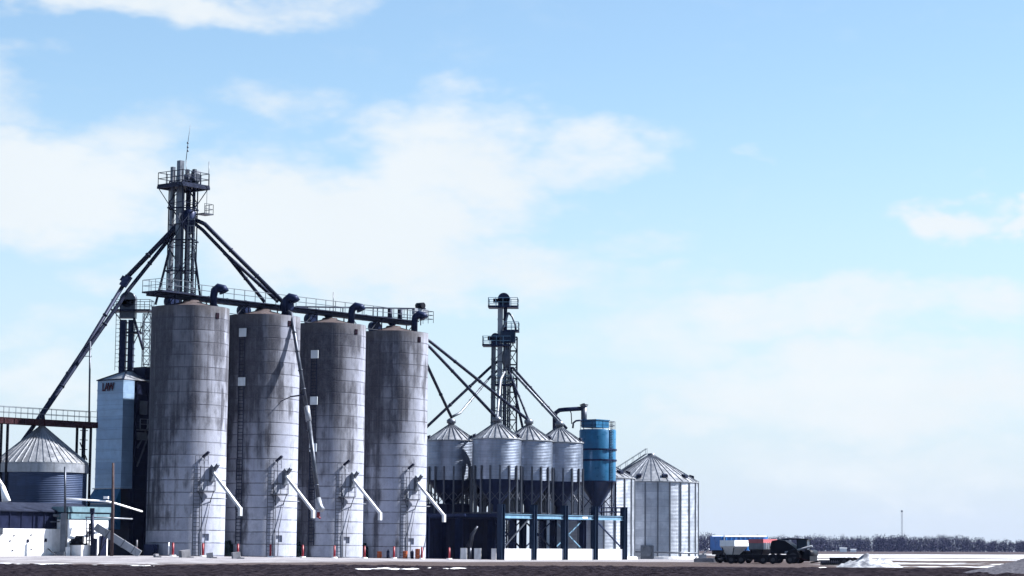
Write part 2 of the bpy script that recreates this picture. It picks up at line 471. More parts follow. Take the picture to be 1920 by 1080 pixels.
class MB:
    def __init__(self):
        self.v, self.f, self.s = [], [], []

    def face(self, pts, smooth=False):
        i = len(self.v)
        self.v += [V(p) for p in pts]
        self.f.append(tuple(range(i, i + len(pts))))
        self.s.append(smooth)

    def obox(self, c, ex, ey, ez):
        """box from centre and three half-extent vectors"""
        c, ex, ey, ez = V(c), V(ex), V(ey), V(ez)
        i = len(self.v)
        for sx in (-1, 1):
            for sy in (-1, 1):
                for sz in (-1, 1):
                    self.v.append(c + ex * sx + ey * sy + ez * sz)
        for q in ((0, 1, 3, 2), (4, 6, 7, 5), (0, 4, 5, 1), (2, 3, 7, 6), (0, 2, 6, 4), (1, 5, 7, 3)):
            self.f.append(tuple(i + k for k in q))
            self.s.append(False)
        return self

    def box(self, c, sx, sy, sz, a=Uv, b=None):
        """box centred on c, full sizes, x axis along a"""
        a = V(a)
        b = V((-a.y, a.x, 0)) if b is None else b
        return self.obox(c, a * sx / 2, b * sy / 2, Zv * sz / 2)

    def bar(self, p, q, w, h=None):
        p, q = V(p), V(q)
        h = h or w
        d = q - p
        L = d.length
        if L < 1e-6: return self
        d /= L
        up = Zv if abs(d.z) < .95 else V((1, 0, 0))
        s = d.cross(up).normalized()
        t = s.cross(d).normalized()
        return self.obox((p + q) / 2, d * L / 2, s * w / 2, t * h / 2)

    def tube(self, pts, r, n=10, caps=True):
        pts = [V(p) for p in pts]
        rs = r if isinstance(r, (list, tuple)) else [r] * len(pts)
        i0 = len(self.v)
        prev = None
        for k, p in enumerate(pts):
            if k == 0: d = pts[1] - p
            elif k == len(pts) - 1: d = p - pts[k - 1]
            else: d = (pts[k + 1] - p).normalized() + (p - pts[k - 1]).normalized()
            d.normalize()
            if prev is None:
                up = Zv if abs(d.z) < .9 else V((1, 0, 0))
                s = d.cross(up).normalized()
            else:
                s = (prev - d * prev.dot(d)).normalized()
            prev = s
            t = s.cross(d)
            for j in range(n):
                a = 2 * math.pi * j / n
                self.v.append(p + (s * math.cos(a) + t * math.sin(a)) * rs[k])
        for k in range(len(pts) - 1):
            for j in range(n):
                a, b = i0 + k * n + j, i0 + k * n + (j + 1) % n
                self.f.append((a, a + n, b + n, b))
                self.s.append(True)
        if caps:
            self.f.append(tuple(i0 + j for j in range(n)))
            self.f.append(tuple(i0 + (len(pts) - 1) * n + j for j in reversed(range(n))))
            self.s += [False, False]
        return self

    def lathe(self, c, prof, n=48, smooth=True, skip=None):
        """surface of revolution: prof = [(r, z)...]; skip(j, k) leaves a face out"""
        c = V(c)
        i0 = len(self.v)
        for (r, z) in prof:
            for j in range(n):
                a = 2 * math.pi * (j + .5) / n
                self.v.append(c + V((r * math.cos(a), r * math.sin(a), z)))
        for k in range(len(prof) - 1):
            for j in range(n):
                if skip and skip(j, k): continue
                a, b = i0 + k * n + j, i0 + k * n + (j + 1) % n
                self.f.append((a, b, b + n, a + n))
                self.s.append(smooth)
        return self

    def disc(self, c, r, n=48, up=True):
        pts = [V(c) + V((r * math.cos(2 * math.pi * (j + .5) / n), r * math.sin(2 * math.pi * (j + .5) / n), 0)) for j in range(n)]
        self.face(pts if up else pts[::-1])
        return self

    def ladder(self, p, h, side, w=.5, step=.3, th=.05, lean=V((0, 0, 0))):
        p, side = V(p), V(side)
        q = p + Zv * h + lean
        for s in (-1, 1):
            self.bar(p + side * s * w / 2, q + side * s * w / 2, th)
        k = int(h / step)
        for i in range(1, k):
            c = p.lerp(q, i / k)
            self.bar(c - side * w / 2, c + side * w / 2, th * .8)
        return self

    def rail(self, pts, h=1.1, step=1.6, th=.06, closed=False, mids=1):
        pts = [V(p) for p in pts]
        if closed: pts = pts + [pts[0]]
        for a, b in zip(pts, pts[1:]):
            L = (b - a).length
            k = max(1, round(L / step))
            for i in range(k + 1):
                c = a.lerp(b, i / k)
                self.bar(c, c + Zv * h, th)
            for m in range(mids + 1):
                z = Zv * h * (m + 1) / (mids + 1)
                self.bar(a + z, b + z, th)
        return self

    def lattice(self, c, a, b, z0, z1, ph, th=.1, th2=.06):
        """square lattice mast: half extents a, b (vectors)"""
        c, a, b = V(c), V(a), V(b)
        k = max(1, round((z1 - z0) / ph))
        cs = [c - a - b, c + a - b, c + a + b, c - a + b]
        for p in cs:
            self.bar(p + Zv * z0, p + Zv * z1, th)
        for i in range(k):
            za, zb = z0 + (z1 - z0) * i / k, z0 + (z1 - z0) * (i + 1) / k
            for j in range(4):
                p, q = cs[j], cs[(j + 1) % 4]
                self.bar(p + Zv * zb, q + Zv * zb, th2)
                if (i + j) % 2: p, q = q, p
                self.bar(p + Zv * za, q + Zv * zb, th2)
        return self

    def build(self, name, mat, parent=None, base=None):
        me = bpy.data.meshes.new(name)
        o0 = ORI[parent.name] if parent is not None else V(base if base is not None else (0, 0, 0))
        me.from_pydata([tuple(p - o0) for p in self.v], [], self.f)
        me.polygons.foreach_set('use_smooth', self.s)
        me.update()
        ob = bpy.data.objects.new(name, me)
        COL.objects.link(ob)
        me.materials.append(M[mat])
        if parent is not None: ob.parent = parent
        else: ob.location = o0
        ORI[ob.name] = o0
        return ob


def tag(o, label, cat, group=None, kind=None):
    if label: o['label'] = label
    if cat: o['category'] = cat
    if group: o['group'] = group
    if kind: o['kind'] = kind
    return o


def thing(name, label, cat, base, group=None):
    o = bpy.data.objects.new(name, None)
    o.empty_display_size = .5
    COL.objects.link(o)
    o.location = base
    ORI[o.name] = V(base)
    return tag(o, label, cat, group)


def copy_thing(o, dloc, label):
    base = ORI[o.name] + V(dloc)
    kids = list(o.children)
    c = o.copy()
    COL.objects.link(c)
    c.location = base
    ORI[c.name] = base
    c['label'] = label
    for k in kids:
        kc = k.copy()
        COL.objects.link(kc)
        kc.parent = c
        for g2 in list(k.children):
            gc = g2.copy()
            COL.objects.link(gc)
            gc.parent = kc
    return c


def on_line(p0, d, px, y0=None):
    """point of the ground line p0 + t d that lies in the photo's column px"""
    k = (px - PPX) / FPX
    t = (k * p0.y - p0.x) / (d.x - k * d.y)
    return p0 + d * t


def grounded(p, dz=0.0):
    return V((p.x, p.y, gz(p.x, p.y) + dz))


# ------------------------------------------------------------------ the ground
def build_ground():
    xs = [-3000, -1800, -800, -400, -250, -160] + [-110 + 2.5 * i for i in range(69)] + [70, 90, 130, 200, 330, 600, 1200, 3000]
    ys = [-400, -100, 0, 50, 90] + [110 + 2.5 * i for i in range(125)] + [440, 480, 520, 560, 620, 700, 800, 1000, 1300, 1700, 2400, 3200, 4000]
    mb = MB()
    nx = len(xs)
    for y in ys:
        for x in xs:
            z = gz(x, y)
            if 185 < y < 262 and -112 < x < 62:
                z += (mnoise.fractal(V((x * .22, y * .12, 3)), 1.0, 2.0, 4)) * .10 * min(1, (262 - y) / 30)
            mb.v.append(V((x, y, z)))
    for j in range(len(ys) - 1):
        for i in range(nx - 1):
            a = j * nx + i
            mb.f.append((a, a + 1, a + nx + 1, a + nx))
            mb.s.append(True)
    tag(mb.build('ground', 'yard_and_fields'), None, None, kind='structure')
    # ploughed soil in front, with real clods
    mb = MB()
    xs = [-62 + .3 * i for i in range(314)]
    ys = [92 + .45 * i for i in range(236)]
    nx = len(xs)
    for y in ys:
        for x in xs:
            n1 = mnoise.fractal(V((x * 1.1, y * .8, 0)), 1.0, 2.0, 3)
            n2 = mnoise.noise(V((x * .12, y * .06, 5)))
            z = .10 + .15 * n1 + .10 * n2 + gz(x, y)
            z -= max(0.0, (y - 176.0 - 6 * n2 + (10 if x > 5 else 0)) / 9.0) ** 2 * .25
            e = min(x + 62, 31.9 - x, y - 92)
            if e < 3: z -= (3 - e) * .12
            mb.v.append(V((x, y, z)))
    for j in range(len(ys) - 1):
        for i in range(nx - 1):
            a = j * nx + i
            mb.f.append((a, a + 1, a + nx + 1, a + nx))
            mb.s.append(True)
    tag(mb.build('ploughed_field', 'ploughed_soil'), None, None, kind='structure')


def heap(name, label, cat, mat, cx, cy, rx, ry, h, seed, amp=.35, rot=0.0):
    mb = MB()
    n = 44
    for j in range(n + 1):
        for i in range(n + 1):
            a, b = 2.4 * i / n - 1.2, 2.4 * j / n - 1.2
            r = math.hypot(a, b)
            w = mnoise.fractal(V((a * 2.4, b * 2.4, seed)), 1.0, 2.0, 5)
            z = h * (max(0.0, 1 - r) ** .85) * (1 + amp * w) + .04 * h * w - .03 - .5 * max(0, r - .97)
            x, y = a * rx, b * ry
            mb.v.append(V((cx + x * math.cos(rot) - y * math.sin(rot), cy + x * math.sin(rot) + y * math.cos(rot), z + gz(cx, cy))))
    for j in range(n):
        for i in range(n):
            a = j * (n + 1) + i
            mb.f.append((a, a + 1, a + n + 2, a + n + 1))
            mb.s.append(True)
    return tag(mb.build(name, mat, base=(cx, cy, gz(cx, cy))), label, cat)


build_ground()
heap('snow_pile', 'low melting heap of white snow beside the disc harrow', 'snow pile', 'snow', 19.4, 196, 2.9, 3.2, .85, 2.0, .9)
heap('gravel_pile', 'low grey gravel heap at the edge of the ploughed field', 'gravel pile', 'gravel_heap', 24.0, 131, 6.4, 7.0, 1.5, 8.0, .12)


# ------------------------------------------------------------------ concrete silos
SR, SH = 4.5, 28.75
S = []
for (px, d) in ((353.5, 275), (490, 284.3), (616, 293.7), (736, 303)):
    S.append(grounded(V((XofPx(px, d), d, 0))))


def surf(c, x, z, dr=0.0):
    """point on the silo wall towards the camera at lateral offset x"""
    r = SR + dr
    return V((c.x + x, c.y - math.sqrt(max(0, r * r - x * x)), c.z + z))


def silo(i, label, ladder_x=None, panels=()):
    c = S[i]
    t = thing('concrete_silo', label, 'silo', c, 'concrete silos standing in a row')
    n = 96
    zs = [-.6, 1.72, 2.52] + [4.0 + 1.45 * k for k in range(17)] + [SH]
    # a recessed discharge hatch low on the sunny side
    hx0, hx1 = 2.85, 3.5
    a0, a1 = math.atan2(-math.sqrt(SR ** 2 - hx0 ** 2), hx0), math.atan2(-math.sqrt(SR ** 2 - hx1 ** 2), hx1)
    j0 = int(((a0 / (2 * math.pi)) % 1) * n - .5)
    hole = {j0, j0 + 1, j0 + 2}
    mb = MB()
    mb.lathe(c, [(SR, z) for z in zs], n, True, lambda j, k: k == 1 and j in hole)

    def wp(j, z, r):
        a = 2 * math.pi * (j + .5) / n
        return c + V((r * math.cos(a), r * math.sin(a), z))
    rb = SR - .2
    A, B = j0, j0 + 3
    z0, z1 = zs[1], zs[2]
    mb.face([wp(A, z0, rb), wp(B, z0, rb), wp(B, z1, rb), wp(A, z1, rb)])
    mb.face([wp(A, z0, SR), wp(A, z0, rb), wp(A, z1, rb), wp(A, z1, SR)])
    mb.face([wp(B, z0, rb), wp(B, z0, SR), wp(B, z1, SR), wp(B, z1, rb)])
    for z in (z0, z1):
        for j in range(A, B):
            mb.face([wp(j, z, SR), wp(j + 1, z, SR), wp(j + 1, z, rb), wp(j, z, rb)])
    mb.lathe(c, [(SR, SH), (SR - .22, SH + .02), (SR - .22, SH - .25)], n, False)
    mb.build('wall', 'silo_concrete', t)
    mb = MB()
    mb.lathe(c, [(SR - .2, SH - .15), (1.0, SH + .75), (.9, SH + .95)], 48, True).disc(c + Zv * (SH + .95), .9)
    mb.build('roof', 'roof_concrete', t)
    # side unloading spout: gate box on the wall, long pale trough, elbow
    w = c + V((3.42, -2.95, 0))
    top = w + Zv * 9.75
    end = top + Vv * 4.75 - Zv * 4.35
    mb = MB()
    d = (end - top).normalized()
    side = d.cross(Zv).normalized()
    upv = side.cross(d)
    mb.obox((top + end) / 2, d * (end - top).length / 2, side * .145, upv * .15)
    mb.obox(end - Zv * .40 + Vv * .06, Vv * .18, V((-Vv.y, Vv.x, 0)) * .19, Zv * .48)
    sp = mb.build('unloading_spout', 'spout_grey', t)
    mb = MB()
    mb.obox(top + Vv * .05 + Zv * .05, (Vv + Zv).normalized() * .62, (Vv - Zv).normalized() * .3, side * .3)
    mb.obox(top + Vv * .75 + Zv * .4, (Vv + Zv).normalized() * .42, (Vv - Zv).normalized() * .16, side * .16)
    mb.obox(top - Zv * .6 - Vv * .1, Vv * .32, side * .32, Zv * .7)
    mb.build('gate_box', 'mid_steel', sp)
    # stair ladder with its landing beside the spout
    mb = MB()
    lx = 2.05
    p = surf(c, lx, -.1, .45)
    tx = V((math.cos(.47), math.sin(.47), 0))
    mb.ladder(p, 10.3, tx, .75, .42, .08)
    for s_ in (-1, 1):
        for z in (3.0, 6.0, 9.0):
            q = p + tx * .37 * s_ + Zv * z
            mb.bar(q, q + V((-.15, .5, 0)), .05)
    mb.build('ladder', 'grey_steel', t)
    mb = MB()
    q = surf(c, 3.0, 7.35, .55)
    mb.box(q, 1.9, 1.0, .1, tx)
    a, b = q - tx * .95 + V((.22, -.45, .05)), q + tx * .95 + V((.22, -.45, .05))
    mb.rail([a + V((-.2, .4, 0)), a, b, b + V((-.2, .4, 0))], 1.1, .9, .06)
    mb.bar(q - tx * .9 - Zv * .05, surf(c, 2.6, 6.1), .07)
    mb.bar(q + tx * .9 - Zv * .05, surf(c, 3.3, 6.1), .07)
    mb.build('landing', 'grey_steel', t)
    mb = MB()
    q2 = surf(c, 2.25, 10.4, .3)
    mb.rail([q2 - tx * .5, q2 + tx * 1.0], 1.0, .5, .05)
    mb.build('ladder_rail', 'grey_steel', t)
    # lamp on its thin pole, conduit
    mb = MB()
    q = surf(c, 2.72, 8.4, .25)
    mb.tube([q, q + Zv * 3.0], .04, 6)
    lp = mb.build('lamp_pole', 'grey_steel', t)
    mb = MB()
    q = q + Zv * 3.0
    mb.obox(q + V((.18, -.12, .15)), V((.36, -.1, .3)), V((.05, .16, 0)), V((-.07, 0, .09)))
    mb.build('floodlight', 'dark_steel', lp)
    mb = MB()
    q = surf(c, 2.95, 6.55, .05)
    mb.tube([q, q + V((.1, -.5, 0)), q + V((2.4, -.35, -.05))], .055, 6)
    mb.tube([surf(c, 2.9, .1, .2), surf(c, 2.95, 3.2, .25), surf(c, 3.5, 6.5, .2)], .045, 6)
    mb.tube([surf(c, 2.55, .1, .2), surf(c, 2.55, 8.4, .2)], .05, 6)
    mb.build('conduit', 'grey_steel', t)
    # gooseneck vent and fan on the roof
    v0 = c + V((2.75, -.6, SH - .1))
    mb = MB()
    mb.tube([v0, v0 + Zv * 1.5, v0 + V((.1, 0, 2.15)), v0 + V((.55, -.05, 2.5)), v0 + V((1.05, -.1, 2.35)), v0 + V((1.25, -.12, 1.95))],
            [.42, .42, .46, .52, .56, .6], 14)
    mb.build('roof_vent', 'navy_steel', t)
    f0 = c + V((-2.6, 1.6, SH + .0))
    mb = MB()
    mb.tube([f0 + V((-.45, .3, .95)), f0 + V((.45, -.3, .95))], .72, 18)
    mb.box(f0 + Zv * .35, .8, .8, 1.0)
    mb.build('roof_fan', 'navy_steel', t)
    # rung ladder with white landings, on two of the silos
    if ladder_x is not None:
        mb = MB()
        a = math.asin(ladder_x / SR)
        tx2 = V((math.cos(a), math.sin(a), 0))
        p = surf(c, ladder_x, 1.5, .18)
        zt = panels[0]
        mb.ladder(p, zt - 1.5, tx2, .7, .42, .09)
        for k in range(int((zt - 1.5) / 2.5)):
            q = p + Zv * (1 + 2.5 * k)
            for s_ in (-1, 1):
                mb.bar(q + tx2 * .35 * s_, q + tx2 * .35 * s_ + V((0, .25, 0)), .05)
        for z in ((5.5, 9.0) if i == 1 else (7.0,)):
            q = surf(c, ladder_x, z, .55)
            for k in range(5):
                zz = Zv * (k * .6)
                mb.bar(q + tx2 * .38 + zz, q - tx2 * .38 + zz, .05)
                for s_ in (-1, 1):
                    mb.bar(q + tx2 * .38 * s_ + zz, q + tx2 * .38 * s_ + zz + V((0, .4, 0)), .05)
            for s_ in (-1, 0, 1):
                mb.bar(q + tx2 * .38 * s_, q + tx2 * .38 * s_ + Zv * 2.4, .05)
        mb.build('rung_ladder', 'dark_steel', t)
        for z in panels:
            mb = MB()
            q = surf(c, ladder_x + .08, z, .42)
            nn = V((math.sin(a), -math.cos(a), 0))
            mb.obox(q, tx2 * .47, nn * .06, Zv * .5)
            mb.build('ladder_landing', 'pale_blue_panel', t)
    # small dark plate near the rim
    mb = MB()
    q = surf(c, 3.62 if i != 3 else 3.6, SH - (1.1 if i == 0 else 1.0), .01)
    aa = math.asin(3.62 / SR)
    mb.obox(q, V((math.cos(aa), math.sin(aa), 0)) * .24, V((math.sin(aa), -math.cos(aa), 0)) * .06, Zv * .33)
    mb.build('rim_plate', 'rim_dark', t)
    return t


def zy(py, d, px=500):
    return P(px, py, d).z


silo(0, 'tall grey concrete silo next to the dryer, under the tallest tower')
silo(1, 'tall grey concrete silo whose rung ladder has two white landings', -1.72, (zy(624, 280) - S[1].z, zy(716, 280) - S[1].z))
silo(2, 'tall grey concrete silo whose rung ladder has three white landings', -1.25,
     (zy(664, 289) - S[2].z, zy(751, 289) - S[2].z, zy(839, 289) - S[2].z))
silo(3, 'dark stained concrete silo at the end of the row beside the hopper tanks')

# ------------------------------------------------------------------ conveyor bridge over the silos
CZ = 30.75
O1 = V((S[0].x, S[0].y, 0))


def row(a, b=0.0, z=0.0):
    return O1 + Uv * a + Vv * b + Zv * z


t = thing('conveyor_bridge', 'long dark conveyor walkway with railings running across the silo tops', 'walkway', row(0, 0, SH + S[0].z))
mb = MB()
a0, a1 = -6.15, 3 * 11.66 + 3.6
mb.obox(row((a0 + a1) / 2, .55, CZ), Uv * (a1 - a0) / 2, Vv * .5, Zv * .06)
mb.obox(row(-3.6, .2, CZ - .02), Uv * 2.6, Vv * 1.7, Zv * .09)
mb.build('walkway_deck', 'dark_steel', t)
mb = MB()
mb.obox(row((a0 + a1) / 2 + 1, -.35, CZ - .12), Uv * (a1 - a0 - 2) / 2, Vv * .33, Zv * .33)
for k in range(14):
    mb.obox(row(a0 + 3 + k * 3, -.35, CZ - .12), Uv * .05, Vv * .37, Zv * .38)
mb.build('conveyor_trough', 'navy_steel', t)
mb = MB()
for b in (.55, -.75):
    mb.bar(row(a0, b, CZ - .3), row(a1, b, CZ - .3), .12, .34)
for k in range(16):
    mb.bar(row(a0 + k * 2.75, .55, CZ - .3), row(a0 + k * 2.75, -.75, CZ - .3), .1)
mb.build('girder', 'dark_steel', t)
mb = MB()
mb.rail([row(-1.0, 1.02, CZ + .05), row(a1, 1.02, CZ + .05), row(a1, .1, CZ + .05)], 1.25, 1.7, .07)
mb.rail([row(-1.0, 1.85, CZ + .05), row(-6.15, 1.85, CZ + .05), row(-6.15, -1.45, CZ + .05), row(-1.0, -1.45, CZ + .05)], 1.35, 1.3, .055)
mb.build('railing', 'mid_steel', t)
for i in range(4):
    for a in (-3.1, 3.1):
        mb = MB()
        for b in (-.7, .7):
            q = row(i * 11.66 + a, b, 0)
            mb.bar(V((q.x, q.y, S[i].z + SH + .2)), V((q.x, q.y, CZ - .15)), .14)
        mb.bar(row(i * 11.66 + a, -.7, SH + .4), row(i * 11.66 + a, .7, CZ - .2), .08)
        mb.build('trestle', 'dark_steel', t)
    mb = MB()
    q = row(i * 11.66, -.35, 0)
    mb.lathe(V((q.x, q.y, 0)), [(.28, S[i].z + SH + .75), (.3, CZ - .8), (.6, CZ - .45)], 12)
    mb.build('discharge_hopper', 'navy_steel', t)
# bracing in the gaps between silos
for i in range(3):
    mb = MB()
    for a in (3.3, 8.3):
        p_, q_ = row(i * 11.66 + a, .4, CZ - .35), row(i * 11.66 + (4.7 if a < 5 else 7), .4, CZ - 1.6)
        mb.bar(p_, q_, .07)
    mb.bar(row(i * 11.66 + 3.3, .4, CZ - 1.6), row(i * 11.66 + 8.4, .4, CZ - 1.6), .08)
    mb.build('brace', 'grey_steel', t)

# upper conveyor over the last two silos
t = thing('upper_conveyor', 'thin upper conveyor with drum pulley above the two farther silos', 'conveyor', row(20, -1.6, SH + S[2].z))
pA, pB = P(556, 575, 292.5), P(796, 579, 309)
mb = MB()
d = (pB - pA)
mb.bar(pA, pB, .5, .16)
mb.bar(pA - Zv * .75, pB - Zv * 1.3, .08)
for k in range(13):
    q = pA.lerp(pB, k / 12)
    q2 = (pA - Zv * .75).lerp(pB - Zv * 1.3, k / 12)
    mb.bar(q, q2, .07)
mb.build('truss', 'dark_steel', t)
mb = MB()
for f in (.08, .35, .62, .86, .97):
    q = pA.lerp(pB, f)
    mb.bar(q, V((q.x, q.y, CZ - .2)), .12)
for f in (.72, .80):
    q = pA.lerp(pB, f)
    mb.tube([q - Zv * .1, V((q.x, q.y, CZ))], .32, 10)
mb.build('support_post', 'dark_steel', t)
mb = MB()
q = pA.lerp(pB, .965)
nn = Vv * .55
mb.tube([q + Zv * .38 - nn, q + Zv * .38 + nn], .42, 16)
mb.build('drum_pulley', 'black_steel', t)
mb = MB()
mb.obox(q - Zv * .45, Uv * 1.35, Vv * .25, Zv * .42)
mb.build('end_housing', 'pale_steel', t)
mb = MB()
q = P(800, 606, 307)
mb.rail([q - Uv * 1.6 + Vv * .8, q + Uv * .4 + Vv * .8, q + Uv * .4 - Vv * 1.0], 1.5, .9, .06, mids=2)
mb.build('end_railing', 'dark_steel', t)
q = P(625, 572, 295)
mb = MB()
mb.tube([V((q.x, q.y, CZ)), P(625, 548, 295)], .05, 6)
tag(mb.build('whip_antenna', 'grey_steel', base=V((q.x, q.y, CZ))), 'thin upright rod on the walkway over the third silo', 'antenna')

# ------------------------------------------------------------------ tall elevator tower
TD = 282.5
TB = grounded(V((P(343, 400, TD).x, TD, 0)))
TSX, TSY = V((1, 0, 0)), V((0, 1, 0))


def tz(py):
    return P(345, py, TD).z


t = thing('elevator_tower', 'tallest grey bucket elevator tower with square top platform behind the first silo', 'elevator tower', TB)
Zt = tz(349)


def casing(off, w, dpt, z0, z1, mat, name='elevator_leg', flange=2.4):
    mb = MB()
    c = TB + V((off[0], off[1], 0))
    mb.obox(V((c.x, c.y, (z0 + z1) / 2)), Uv * w / 2, Vv * dpt / 2, Zv * (z1 - z0) / 2)
    k = int((z1 - z0) / flange)
    for i in range(1, k):
        z = z0 + flange * i
        mb.obox(V((c.x, c.y, z)), Uv * (w / 2 + .05), Vv * (dpt / 2 + .05), Zv * .05)
    return mb.build(name, mat, t)


casing((-1.42, .5), .44, .42, 0, tz(312), 'mid_steel')
casing((-.30, -.6), .64, .60, 0, tz(303), 'mid_steel')
casing((.55, .35), .42, .42, 0, tz(330), 'dark_steel')
casing((1.25, .2), .26, .26, 0, tz(345), 'dark_steel')
mb = MB()
mb.lattice(TB, Uv * 1.2, Vv * 1.2, 0, Zt, 2.7, .13, .075)
mb.build('tower_frame', 'dark_steel', t)
mb = MB()
c = V((TB.x, TB.y, Zt))
hs = 2.2
mb.obox(c, Uv * hs, Vv * hs, Zv * .12)
for s_ in (-1, 1):
    mb.bar(c + Uv * hs * s_ - Vv * hs - Zv * .25, c + Uv * hs * s_ + Vv * hs - Zv * .25, .14, .3)
    mb.bar(c + Vv * hs * s_ - Uv * hs - Zv * .25, c + Vv * hs * s_ + Uv * hs - Zv * .25, .14, .3)
    mb.bar(c + V((3.0 * s_, 0, -.3)), V((TB.x + 1.35 * s_, TB.y, tz(392))), .09)
mb.build('top_platform', 'dark_steel', t)
mb = MB()
e = hs - .06
mb.rail([c - Uv * e - Vv * e + Zv * .1, c + Uv * e - Vv * e + Zv * .1, c + Uv * e + Vv * e + Zv * .1, c - Uv * e + Vv * e + Zv * .1], 1.45, 1.4, .075, True)
mb.build('top_railing', 'dark_steel', t)
mb = MB()
for (ox, oy, w, h) in ((.35, .4, .8, 1.5), (1.25, .2, .6, 1.1)):
    q = c + V((ox, oy, .1))
    mb.tube([q + Zv * .9 - Vv * w, q + Zv * .9 + Vv * w], .55, 14)
    mb.box(q + Zv * .5, w, w * 1.5, h * .7)
    mb.box(q + Zv * 1.5, .35, .4, 1.0)
mb.build('head_drive', 'grey_steel', t)
mb = MB()
q = c + V((1.3, .9, .12))
mb.box(q + Zv * .95, .9, .7, 1.9)
mb.build('drive_cover', 'pale_steel', t)
# side platform
mb = MB()
q = P(384, 402, TD)
mb.box(q, 1.5, 1.5, .14)
mb.bar(q - V((.9, 0, .1)), q - V((1.6, 0, 1.3)), .08)
mb.bar(q + V((-.9, 0, -.05)), q + V((-2.0, 0, -.05)), .1)
mb.rail([q + Uv * .7 - Vv * .7, q + Uv * .7 + Vv * .7, q - Uv * .7 + Vv * .7], 1.2, .7, .055)
mb.bar(q + V((.2, 0, 0)), q + V((.2, 0, 3.3)), .05)
mb.build('side_platform', 'grey_steel', t)
# ladder tube on the sunny side
mb = MB()
lp = V((TB.x + 1.25, TB.y - .9, CZ))
mb.ladder(lp, tz(402) - CZ, V((1, 0, 0)), .75, .75, .08)
for k in range(12):
    z = CZ + 1.2 + k * (tz(420) - CZ) / 12
    for s_ in (-1, 1):
        mb.bar(V((lp.x + .38 * s_, lp.y, z)), V((lp.x + .38 * s_, lp.y - .6, z)), .06)
    mb.bar(V((lp.x - .38, lp.y - .6, z)), V((lp.x + .38, lp.y - .6, z)), .06)
for s_ in (-1, 0, 1):
    mb.bar(V((lp.x + .38 * s_, lp.y - .6, CZ + 1.2)), V((lp.x + .38 * s_, lp.y - .6, tz(425))), .05)
mb.build('caged_ladder', 'mid_steel', t)
for (py, w) in ((452, 2.3), (510, 2.3), (392, 2.2)):
    mb = MB()
    z = tz(py)
    for s_ in (-1, 1):
        mb.bar(V((TB.x - w / 1.35, TB.y - 1.25 * s_, z)), V((TB.x + w / 1.35, TB.y - 1.25 * s_, z)), .1, .16)
        mb.bar(V((TB.x + w / 1.35 * s_, TB.y - 1.25, z)), V((TB.x + w / 1.35 * s_, TB.y + 1.25, z)), .1, .16)
    mb.build('tie_frame', 'dark_steel', t)
mb = MB()
q = V((TB.x + .75, TB.y, 0))
mb.lathe(q, [(.3, tz(440)), (.85, tz(418)), (.85, tz(398)), (.35, tz(392))], 16)
mb.build('distributor', 'navy_steel', t)
mb = MB()
for s_ in (-1, 1):
    mb.bar(V((TB.x + 1.5 * s_, TB.y - .2, tz(470))), V((TB.x + 2.75 * s_ - .2, TB.y - .4, CZ - .3)), .24)
mb.build('raking_strut', 'dark_steel', t)
mb = MB()
q = c + V((.35, .1, .1))
mb.tube([q, P(349, 300, TD)], .05, 6)
mb.tube([P(349, 300, TD), P(353, 262, TD), P(357, 234, TD)], [.045, .035, .02], 6)
for py in (268, 276, 283):
    mb.tube([P(352, py, TD) - Zv * .1, P(352, py, TD) + Zv * .1], .11, 8)
mb.build('whip_aerial', 'grey_steel', t)
mb = MB()
mb.tube([P(391, 349, TD), P(392, 303, TD)], .045, 6)
mb.build('lightning_rod', 'grey_steel', t)


def spout(label, pts, r=.22, mat='dark_steel', name='grain_spout', joints=6.0):
    pts = [V(p) for p in pts]
    mb = MB()
    mb.tube(pts, r, 10)
    for a, b in zip(pts, pts[1:]):
        L = (b - a).length
        k = int(L / joints)
        for i in range(1, k + 1):
            q = a.lerp(b, i / (k + 1))
            d_ = (b - a).normalized() * .07
            mb.tube([q - d_, q + d_], r * 1.28, 10)
    return tag(mb.build(name, mat, base=pts[-1]), label, 'spout', 'grain spouts slung between towers, silos and bins')


dx0 = P(366, 412, TD)
spout('thick dark spout from the tallest tower down to the flap box', [P(352, 400, TD), P(319, 436, TD - .5), P(236, 522, 279.3)], .30)
spout('dark spout leaving the flap box and falling to the bridge above the small bin', [P(234, 530, 279.2), P(160, 652, 276), P(62, 800, 268.8), P(20, 858, 267.5)], .24)
spout('second dark spout under the thick one, ending at the small bin peak', [P(352, 412, TD + .4), P(321, 443, TD), P(240, 545, 279.8), P(152, 672, 275), P(80, 778, 269.4), P(82, 799, 269)], .24)
mb = MB()
q = P(236, 527, 279.2)
dd = (P(200, 580, 278) - q).normalized()
ss_ = dd.cross(V((0, 1, 0))).normalized()
mb.obox(q, dd * .75, ss_ * .38, V((0, .4, 0)))
mb.obox(q - ss_ * .3 - dd * .1, dd * .35, ss_ * .35, V((0, .32, 0)))
tag(mb.build('flap_box', 'navy_steel', base=q), 'dark flap box where the thick left spout divides', 'spout valve')
spout('uppermost dark spout from the tallest tower to the round hub above the second silo', [dx0, P(384, 420, TD - .2), P(530, 566, 284.5)], .26)
spout('dark spout bending halfway from the tallest tower to the second silo roof', [P(366, 420, TD), P(380, 431, TD), P(425, 478, 283.3), P(496, 566, 285.8)], .22)
spout('short dark spout branching off below the uppermost one towards the hub', [P(420, 474, 283.2), P(452, 502, 283.9), P(522, 566, 285)], .22)
hub = P(538, 574, 284)
mb = MB()
mb.tube([hub - Uv * .5, hub + Uv * .5], .72, 18)
mb.tube([hub - Vv * .6, hub + Vv * .7], .45, 14)
mb.box(hub - Zv * .7, .7, .7, .8)
tag(mb.build('spout_hub', 'navy_steel', base=hub - Zv * 1.1), 'round dark drum hub where the spouts meet between second and third silo', 'spout hub')
